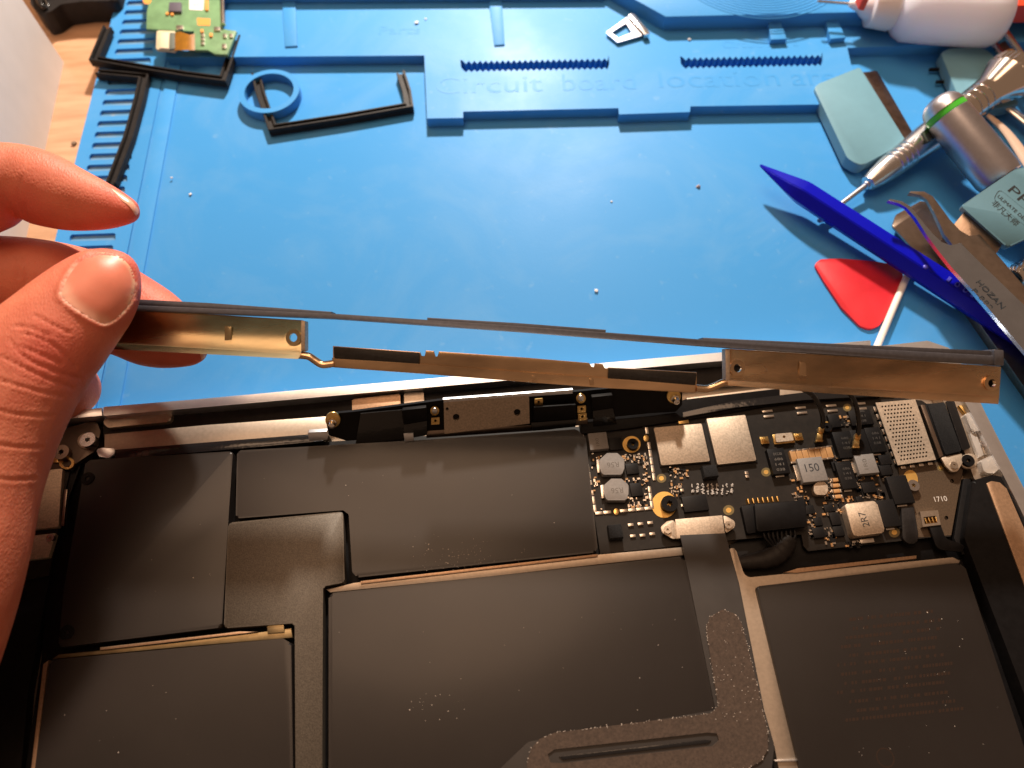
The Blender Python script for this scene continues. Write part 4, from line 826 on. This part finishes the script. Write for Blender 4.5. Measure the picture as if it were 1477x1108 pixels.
# ================================================================ HELD METAL COVER
DB = 198.0
cov = thing('hinge_cover_bar', 'long brassy metal hinge cover with dark strip, held above the laptop by a hand', 'metal cover', D(744, 555, DB))
def channel(name, tl, tr, br, bl, m, holes, depth=1.5, nu=90, nv=18):
    bm = bmesh.new(); G = []
    for i in range(nu + 1):
        a = i / nu; row = []
        for j in range(nv + 1):
            t = j / nv; u = (tl[0] * (1 - a) + tr[0] * a) * (1 - t) + (bl[0] * (1 - a) + br[0] * a) * t; v = (tl[1] * (1 - a) + tr[1] * a) * (1 - t) + (bl[1] * (1 - a) + br[1] * a) * t
            row.append((bm.verts.new(D(u, v, DB + depth * math.sin(math.pi * t) ** .8 - 1.6 * t - .25 * math.sin(a * 9) * math.sin(math.pi * t))), u, v))
        G.append(row)
    for i in range(nu):
        for j in range(nv):
            q = (G[i][j], G[i + 1][j], G[i + 1][j + 1], G[i][j + 1]); cu_ = sum(x[1] for x in q) / 4; cv_ = sum(x[2] for x in q) / 4
            if any(math.hypot(cu_ - h[0], cv_ - h[1]) < 7.5 for h in holes): continue
            bm.faces.new([x[0] for x in q])
    bmesh.ops.solidify(bm, geom=bm.faces[:], thickness=-.5); bmesh.ops.recalc_face_normals(bm, faces=bm.faces[:])
    return build(name, bm, m, cov, True, 60)
channel('end_plate', (52, 437), (437, 462), (434, 512), (52, 492), m_olive, [(423, 487)])
dslab('plate_flange', [(434, 462), (440, 463), (440, 505), (434, 507)], DB - 1.0, 3.2, m_lid, cov, bevel=.2)
dslab('hole_boss', ell(423, 487, 11, 12, 24), DB - .3, 1.2, m_olive, cov, bevel=0, holes=[ell(423, 487, 5.6, 6.2, 16)])
dslab('embossed_mark', [(324, 470), (334, 471), (334, 496), (324, 495)], DB + .1, 1.4, m_olive, cov, r=.2, bevel=.12)
channel('end_plate', (1052, 503), (1444, 529), (1441, 575), (1052, 551), m_brass, [(1064, 531), (1431, 553)])
def lip(px_top, px_bot, m):
    bm = bmesh.new(); A = [bm.verts.new(D(u, v, DB - 1.35)) for u, v in px_top]; B = [bm.verts.new(D(u, v, DB - 3.2)) for u, v in px_bot]
    for i in range(len(A) - 1): bm.faces.new((A[i], A[i + 1], B[i + 1], B[i]))
    bmesh.ops.solidify(bm, geom=bm.faces[:], thickness=.5); bmesh.ops.recalc_face_normals(bm, faces=bm.faces[:]); build('plate_flange', bm, m, cov, True)
lip([(52, 489), (300, 503), (434, 511)], [(52, 498), (300, 511), (430, 518)], m_olive)
lip([(1050, 549), (1200, 558.5), (1441, 572)], [(1050, 556), (1200, 568), (1440, 583)], m_brass)
dslab('plate_flange', [(1046, 503), (1053, 503), (1053, 552), (1047, 555)], DB - 1.0, 3.2, m_lid, cov, bevel=.2)
for u, v in ((1064, 531), (1431, 553)): dslab('hole_boss', ell(u, v, 11, 11.5, 24), DB - .3, 1.2, m_brass, cov, bevel=0, holes=[ell(u, v, 5.6, 6, 16)])
dslab('hole_back', ell(1431, 553, 6, 6, 16), DB + 2.2, .4, m_blackp, cov, bevel=.05)
dslab('embossed_mark', [(1153, 522), (1163, 523), (1163, 549), (1153, 548)], DB + .1, 1.4, m_brass, cov, r=.2, bevel=.12)
# centre rail
def curve_tube(px, dep, r, m, nm): 
    bm = bmesh.new(); tube(bm, spline([D(u, v, dep) for u, v in px]), r, 12, .8); return build(nm, bm, m, cov, True)
dslab('centre_rail', [(478, 516), (606, 525), (770, 538), (878, 546), (1006, 555), (1004, 567), (878, 560), (770, 552), (606, 539), (480, 530)], DB - .6, 2.4, m_brass, cov, bevel=.5, seg=3)
dslab('rail_web', [(480, 499), (606, 508), (608, 514), (613, 514), (614, 505.5), (626, 506.5), (628, 515), (631, 515), (633, 507), (760, 516), (850, 523.5), (853, 530), (857, 530), (858, 524), (869, 525), (872, 532), (876, 532), (878, 530), (1005, 537), (1005, 557), (770, 542), (480, 520)], DB + .2, 1.0, m_brass, cov, bevel=.12)
for q in ([(481, 500), (605, 509), (604, 526), (482, 517)], [(878, 531), (1005, 538), (1003, 556), (877, 547)]): dslab('black_pad', q, DB - .5, .65, M('pad_black', (.016, .014, .013), .5, var=.4, scale=800, bump=.3, bscale=2000) if q[0][0] < 500 else bpy.data.materials['pad_black'], cov, r=.4, bevel=.12)
curve_tube([(428, 512), (445, 514), (456, 521), (466, 526), (482, 524)], DB - .2, 1.1, m_brass, 'rail_neck')
curve_tube([(1004, 560), (1020, 561), (1032, 557), (1044, 552), (1056, 552)], DB - .2, 1.1, m_brass, 'rail_neck')
for u, v in ((770, 546), (853, 551)): dslab('rail_step', [(u - 3, v - 5), (u + 3, v - 5), (u + 4, v + 4), (u - 2, v + 4)], DB - 1.0, .6, m_brass, cov, r=.3, bevel=.2)
# dark strip along the top with raised lengths
dslab('top_strip', [(46, 434), (480, 452.5), (746, 470), (1015, 490), (1447, 514), (1447, 527), (1300, 518), (1015, 499), (746, 478), (480, 459.5), (46, 442)], DB - 1.8, 3.6, m_strip, cov, bevel=.25)
for q in ([(46, 424), (300, 437), (478, 449.5), (478, 457), (300, 446), (46, 434)], [(616, 458), (746, 466), (874, 475.5), (874, 482), (746, 472), (616, 464)], [(1014, 487), (1250, 498), (1425, 506), (1445, 508), (1445, 518), (1250, 509), (1014, 494)]):
    dslab('raised_strip', q, DB - 1.0, 5.0, m_strip, cov, bevel=.3)
dslab('strip_end_cap', [(1434, 504), (1447.5, 505), (1448, 527.5), (1435, 527)], DB - 2.2, 5.0, m_strip, cov, r=.2, bevel=.25)
# antenna leads
for lab, px_, cu_, cv_ in (('black antenna lead with gold plug, left of the other lead, by crystal can', [(1158, 562, 11), (1172, 570, 10), (1183, 588, 7), (1187, 606, 3.5), (1185, 618, 1.4)], 1182, 630),
                           ('black antenna lead with gold plug lying on tantalum capacitors', [(1222, 566, 11), (1229, 572, 10), (1236, 590, 8), (1239, 612, 5), (1237, 628, 3.3)], 1235, 639)):
    zt = px_[-1][2]; t = thing('antenna_lead', lab, 'cable', P(cu_, cv_, ZP + zt), 'loose antenna leads')
    bm = bmesh.new(); tube(bm, spline([P(u, v, ZP + z) for u, v, z in px_]), .72, 12); build('cable', bm, m_blackg, t, True)
    zz = ZP + zt
    slab('crimp', [(cu_ - 1, cv_ - 14), (cu_ + 7, cv_ - 14), (cu_ + 6, cv_ - 5), (cu_ - 2, cv_ - 5)], zz + .6, 1.3, m_gold, t, r=.3, bevel=.3)
    slab('plug', [(cu_ - 3, cv_ - 5), (cu_ + 5, cv_ - 5), (cu_ + 4, cv_ + 4), (cu_ + 6, cv_ + 7), (cu_ - 6, cv_ + 7), (cu_ - 4, cv_ + 3)], zz + .4, 1.1, m_gold, t, r=.4, bevel=.25)

# ================================================================ HAND
def loft(bm, secs, n=28):
    """secs: (left px, right px, depth, thickness factor)"""
    C = [D((l[0] + r[0]) / 2, (l[1] + r[1]) / 2, d) for l, r, d, k in secs]
    rows = []
    for i, (l, r, d, k) in enumerate(secs):
        wv = D(*r, d) - D(*l, d); hw = wv.length / 2; ax_ = wv.normalized()
        t = (C[min(i + 1, len(C) - 1)] - C[max(i - 1, 0)]).normalized()
        ax_ = (ax_ - t * ax_.dot(t)).normalized(); nrm = ax_.cross(t).normalized()
        if nrm.dot(FWD) > 0: nrm = -nrm
        rows.append([C[i] + ax_ * hw * math.cos(2 * math.pi * j / n) + nrm * hw * k * math.sin(2 * math.pi * j / n) for j in range(n)])
    # smooth along
    fine_ = [spline([row[j] for row in rows], 4) for j in range(n)]
    m = len(fine_[0]); V = [[bm.verts.new(fine_[j][i]) for j in range(n)] for i in range(m)]
    for i in range(m - 1):
        for j in range(n): bm.faces.new((V[i][j], V[i][(j + 1) % n], V[i + 1][(j + 1) % n], V[i + 1][j]))
    bm.faces.new(V[0][::-1]); bm.faces.new(V[-1])
bm = bmesh.new()
thumb = [((178, 365), (190, 373), 189.5, .8), ((163, 360), (198, 386), 189, .72), ((146, 359), (201, 404), 188.6, .72), ((118, 366), (201, 427), 188, .74), ((85, 385), (190, 458), 187, .74), ((54, 407), (170, 488), 185.5, .76), ((22, 433), (149, 519), 184, .80), ((-15, 463), (122, 555), 182.5, .82), ((-58, 512), (95, 600), 180, .82), ((-100, 590), (72, 652), 177.5, .84), ((-130, 690), (50, 715), 174.5, .86), ((-150, 800), (33, 782), 172, .88), ((-160, 900), (10, 862), 170, .88), ((-170, 1000), (-22, 960), 168, .85), ((-190, 1090), (-60, 1060), 167, .7)]
index = [((201, 296), (198, 313), 196.5, .8), ((195, 289), (189, 321), 196.5, .85), ((170, 274), (168, 329), 197, .84), ((140, 260), (146, 333), 197, .82), ((105, 241), (105, 334), 197, .84), ((65, 219), (60, 326), 197, .86), ((32, 209), (28, 315), 196.5, .88), ((0, 206), (-2, 327), 195.5, .9), ((-50, 205), (-50, 345), 194, .9), ((-110, 225), (-110, 375), 192, .9), ((-190, 290), (-170, 450), 190, .9), ((-260, 380), (-230, 520), 189, .9)]
middle = [((298, 508), (296, 519), 209.1, .8), ((288, 488), (283, 530), 209.1, .8), ((262, 448), (250, 536), 209.6, .8), ((236, 420), (215, 532), 210.6, .82), ((205, 398), (180, 518), 211.6, .84), ((165, 375), (140, 505), 211.6, .86), ((115, 356), (95, 490), 210.6, .88), ((60, 345), (45, 475), 207.6, .9), ((0, 341), (-10, 470), 204.6, .9), ((-70, 345), (-80, 480), 200.6, .9), ((-160, 380), (-160, 520), 196.6, .9), ((-230, 430), (-220, 560), 193.6, .9)]
ring = [((143, 562), (142, 574), 226, .85), ((139, 545), (135, 590), 226, .85), ((122, 522), (112, 604), 225, .85), ((90, 512), (80, 606), 222, .85), ((40, 505), (30, 600), 217, .88), ((-20, 500), (-30, 590), 210, .9), ((-100, 500), (-110, 590), 203, .9), ((-180, 500), (-190, 600), 196, .9)]
palm = [((-150, 330), (-330, 420), 191, .5), ((-90, 420), (-330, 520), 190, .45), ((-60, 560), (-350, 640), 186, .45), ((-70, 720), (-360, 760), 182, .42), ((-90, 880), (-350, 900), 178, .42), ((-110, 1060), (-330, 1060), 174, .5), ((-120, 1250), (-320, 1250), 170, .6)]
for sct in (thumb, index, middle, ring, palm): loft(bm, sct)
bmesh.ops.recalc_face_normals(bm, faces=bm.faces[:])
for v in bm.verts: v.co *= S
me0 = bpy.data.meshes.new('hand_raw'); bm.to_mesh(me0); bm.free(); o0 = bpy.data.objects.new('hand_raw', me0); COL.objects.link(o0)
md = o0.modifiers.new('r', 'REMESH'); md.mode = 'VOXEL'; md.voxel_size = .00062
ms = o0.modifiers.new('s', 'SMOOTH'); ms.factor = .5; ms.iterations = 8
dg = bpy.context.evaluated_depsgraph_get(); me1 = bpy.data.meshes.new_from_object(o0.evaluated_get(dg)); bpy.data.objects.remove(o0)
bm = bmesh.new(); bm.from_mesh(me1); bpy.data.meshes.remove(me1)
for v in bm.verts: v.co = v.co / S
bm.normal_update()
def seg_d(p, a, b_):
    ax_, ay = b_[0] - a[0], b_[1] - a[1]; L2 = ax_ * ax_ + ay * ay or 1e-9
    t = max(0, min(1, ((p[0] - a[0]) * ax_ + (p[1] - a[1]) * ay) / L2)); return math.hypot(p[0] - a[0] - ax_ * t, p[1] - a[1] - ay * t)
def poly_d(p, L, closed=False): return min(seg_d(p, L[i], L[i + 1]) for i in range(len(L) - 1))
def inside(p, L):
    c = False; j = len(L) - 1
    for i in range(len(L)):
        if (L[i][1] > p[1]) != (L[j][1] > p[1]) and p[0] < (L[j][0] - L[i][0]) * (p[1] - L[i][1]) / (L[j][1] - L[i][1]) + L[i][0]: c = not c
        j = i
    return c
def sp2(L, k=5, closed=False):
    pts = [Vector((x, y, 0)) for x, y in L]
    if closed: pts = pts + [pts[0]]
    return [(p.x, p.y) for p in spline(pts, k)]
nail = sp2([(141, 364), (118, 376), (101, 396), (92, 414), (90, 427), (102, 439), (122, 453), (145, 465), (158, 464), (176, 450), (189, 432), (194, 413), (192, 393), (180, 376), (162, 366)], 4, True)
creases = [sp2(c) for c in ([(12, 489), (40, 518), (80, 535), (118, 547)], [(32, 480), (62, 489), (90, 508), (110, 530)], [(0, 513), (27, 527), (68, 546), (105, 560)], [(20, 470), (45, 474), (70, 484)], [(-10, 545), (40, 560), (90, 572)], [(30, 500), (60, 512), (88, 524)], [(-10, 590), (30, 598), (75, 600)], [(-10, 640), (30, 645), (60, 645)], [(-10, 690), (25, 692), (50, 690)], [(50, 455), (75, 468), (100, 480)])]
icr = [sp2(c) for c in ([(34, 313), (26, 285), (30, 255)], [(40, 318), (36, 295)], [(30, 365), (38, 395), (34, 430)], [(24, 370), (28, 400)])]
dl = bm.verts.layers.float_color.new('tint')
for v in bm.verts:
    u, vv, z = proj(v.co); n = v.normal; facing = n.dot((CAM - v.co).normalized()); tint = 0.0
    dsp = 0.0
    if facing > -.1 and z < 191.5 and u < 215 and vv > 350:
        d = poly_d((u, vv), nail); ins = inside((u, vv), nail)
        if ins: dsp -= .30 * min(1, d / 5)
        elif d < 14:
            side = 1.0 if (vv > 395 + (u - 90) * .35 or u < 130) else .25
            dsp += (.42 * math.exp(-((d - 5) / 3.6) ** 2)) * side; dsp -= .25 * math.exp(-(d / 1.6) ** 2)
        for c in creases:
            dc = poly_d((u, vv), c)
            if dc < 14: dsp -= .24 * math.exp(-(dc / 1.9) ** 2); dsp += .07 * math.exp(-((dc - 5.5) / 3.0) ** 2)
    if facing > -.1 and z > 185 and u < 60 and vv < 450:
        for c in icr:
            dc = poly_d((u, vv), c)
            if dc < 10: dsp -= .30 * math.exp(-(dc / 2.2) ** 2)
    v.co = v.co + n * dsp
    # finger ends are redder
    for (tu, tv, rr) in ((185, 400, 90), (195, 305, 80), (290, 515, 80), (70, 510, 60), (30, 300, 50)):
        tint = max(tint, math.exp(-((u - tu) ** 2 + (vv - tv) ** 2) / (rr * rr)))
    pale = 0.0
    if facing > 0 and z < 191.5 and 80 < u < 215 and 350 < vv < 490:
        dn = poly_d((u, vv), nail)
        if (vv > 395 + (u - 90) * .1 or u < 112) and dn < 9: pale = math.exp(-((dn - 1.5) / 2.0) ** 2) * (.55 + .45 * math.sin(u * 1.7) * math.cos(vv * 1.3))
    v[dl] = (tint, pale, 0, 1)
bm.normal_update()
bvh = BVHTree.FromBMesh(bm)
m_skin = bpy.data.materials.new('skin'); m_skin.use_nodes = True; nt = m_skin.node_tree; b = nt.nodes['Principled BSDF']
at = nt.nodes.new('ShaderNodeAttribute'); at.attribute_name = 'tint'
tc = nt.nodes.new('ShaderNodeTexCoord')
n1 = nt.nodes.new('ShaderNodeTexNoise'); n1.inputs['Scale'].default_value = 130; n1.inputs['Detail'].default_value = 5; nt.links.new(tc.outputs['Object'], n1.inputs['Vector'])
r1 = nt.nodes.new('ShaderNodeValToRGB'); r1.color_ramp.elements[0].position = .3; r1.color_ramp.elements[1].position = .7
r1.color_ramp.elements[0].color = (.55, .150, .085, 1); r1.color_ramp.elements[1].color = (.67, .220, .130, 1)
mx = nt.nodes.new('ShaderNodeMix'); mx.data_type = 'RGBA'; mx.inputs[7].default_value = (.64, .115, .080, 1)
mf = nt.nodes.new('ShaderNodeMath'); mf.operation = 'MULTIPLY'; mf.inputs[1].default_value = .75
nt.links.new(n1.outputs['Fac'], r1.inputs[0]); nt.links.new(r1.outputs[0], mx.inputs[6]); sc_ = nt.nodes.new('ShaderNodeSeparateColor'); nt.links.new(at.outputs['Color'], sc_.inputs[0]); nt.links.new(sc_.outputs[0], mf.inputs[0]); nt.links.new(mf.outputs[0], mx.inputs[0]); mz = nt.nodes.new('ShaderNodeMix'); mz.data_type = 'RGBA'; mz.inputs[7].default_value = (.86, .55, .40, 1); nt.links.new(mx.outputs[2], mz.inputs[6]); nt.links.new(sc_.outputs[1], mz.inputs[0]); nt.links.new(mz.outputs[2], b.inputs['Base Color'])
b.inputs['Roughness'].default_value = .56; b.inputs['Specular IOR Level'].default_value = .38; b.inputs['Subsurface Weight'].default_value = .30; b.inputs['Subsurface Radius'].default_value = (1, .30, .16); b.inputs['Subsurface Scale'].default_value = .0028
vo = nt.nodes.new('ShaderNodeTexVoronoi'); vo.inputs['Scale'].default_value = 1500; vo.feature = 'DISTANCE_TO_EDGE'
n2 = nt.nodes.new('ShaderNodeTexNoise'); n2.inputs['Scale'].default_value = 420; n2.inputs['Detail'].default_value = 4
ad = nt.nodes.new('ShaderNodeMath'); ad.operation = 'ADD'
mp = nt.nodes.new('ShaderNodeMapping'); mp.inputs['Rotation'].default_value = (0, 0, .5); mp.inputs['Scale'].default_value = (1, .45, 1)
nt.links.new(tc.outputs['Object'], mp.inputs[0])
nt.links.new(mp.outputs[0], vo.inputs['Vector']); nt.links.new(mp.outputs[0], n2.inputs['Vector']); nt.links.new(vo.outputs['Distance'], ad.inputs[0]); nt.links.new(n2.outputs['Fac'], ad.inputs[1])
bp = nt.nodes.new('ShaderNodeBump'); bp.inputs['Strength'].default_value = .45; bp.inputs['Distance'].default_value = .0003; nt.links.new(ad.outputs[0], bp.inputs['Height']); nt.links.new(bp.outputs[0], b.inputs['Normal'])
per = thing('person', 'bare left hand pinching the end of the metal cover between thumb and fingers', 'person', D(-100, 700, 185))
hand = build('hand', bm, m_skin, per, True, 180)
m_nail = M('nail', (.70, .22, .14), .38, var=.06, scale=150, spec=.4, coat=.0, crough=.15, sss=.25, sscale=.002, bump=.05, bscale=700)
m_nailtip = M('nail_edge', (.72, .48, .34), .3, sss=.2, sscale=.002)
def make_nail(L, nm, lift, m, dom=.5, grid=26, u_axis=None):
    us = [p[0] for p in L]; vs2 = [p[1] for p in L]; cu_ = sum(us) / len(us); cv_ = sum(vs2) / len(vs2)
    bm = bmesh.new(); rows = []; K = 9; n = len(L) - 1
    def hit(u, v):
        d = ray(u, v).normalized(); h = bvh.ray_cast(CAM, d); return h[0] if h[0] else None
    cen = hit(cu_, cv_); prev = None
    for k in range(1, K + 1):
        f = k / K; rg = []
        for i in range(n):
            u, v = cu_ + (L[i][0] - cu_) * f, cv_ + (L[i][1] - cv_) * f
            p = hit(u, v) or cen
            up = lift * (1 - f ** 6) + .06
            rg.append(bm.verts.new(p - ray(u, v).normalized() * (up + dom * (1 - f * f))))
        rows.append(rg)
    c0 = bm.verts.new(cen - ray(cu_, cv_).normalized() * (lift + .06 + dom))
    for i in range(n): bm.faces.new((c0, rows[0][i], rows[0][(i + 1) % n]))
    for k in range(K - 1):
        for i in range(n): bm.faces.new((rows[k][i], rows[k][(i + 1) % n], rows[k + 1][(i + 1) % n], rows[k + 1][i]))
    bmesh.ops.recalc_face_normals(bm, faces=bm.faces[:])
    for _ in range(2): bmesh.ops.smooth_vert(bm, verts=[v for v in bm.verts if not v.is_boundary], factor=.5, use_axis_x=True, use_axis_y=True, use_axis_z=True)
    return build(nm, bm, m, per, True, 180)
nl = make_nail(nail, 'thumb_nail', .34, m_nail, .12)
# lunula and free edge are the nail's own colour
ca = nl.data.color_attributes.new('zone', 'FLOAT_COLOR', 'POINT'); wl = WLOC[nl.name]
lun = sp2([(88, 418), (102, 439), (122, 454), (148, 468)]); fre = sp2([(150, 360), (170, 364), (188, 377), (198, 396), (199, 414), (193, 436)])
for i, v in enumerate(nl.data.vertices):
    u, vv, z = proj(v.co / S + wl); a = max(0, 1 - poly_d((u, vv), lun) / 17); b_ = max(0, 1 - poly_d((u, vv), fre) / 11)
    ca.data[i].color = (min(1, a * 1.6), min(1, b_ * 2), 0, 1)
nt = m_nail.node_tree; b = nt.nodes['Principled BSDF']; at = nt.nodes.new('ShaderNodeAttribute'); at.attribute_name = 'zone'; sx = nt.nodes.new('ShaderNodeSeparateColor'); nt.links.new(at.outputs['Color'], sx.inputs[0])
old = b.inputs['Base Color'].links[0].from_socket
m1 = nt.nodes.new('ShaderNodeMix'); m1.data_type = 'RGBA'; m1.inputs[7].default_value = (.76, .36, .25, 1); m2 = nt.nodes.new('ShaderNodeMix'); m2.data_type = 'RGBA'; m2.inputs[7].default_value = (.82, .48, .30, 1)
nt.links.new(old, m1.inputs[6]); nt.links.new(sx.outputs[0], m1.inputs[0]); nt.links.new(m1.outputs[2], m2.inputs[6]); nt.links.new(sx.outputs[1], m2.inputs[0]); nt.links.new(m2.outputs[2], b.inputs['Base Color'])
make_nail(sp2([(160, 271), (176, 280), (191, 291), (200, 303), (196, 311), (188, 300), (174, 288)], 4, True), 'index_nail', .10, M('nail_side', (.80, .40, .28), .3, sss=.2, sscale=.002), .05)
make_nail(sp2([(287, 500), (294, 505), (296.5, 513), (292, 520), (289, 513), (288, 506)], 4, True), 'middle_nail', .1, bpy.data.materials['nail_side'], .05)
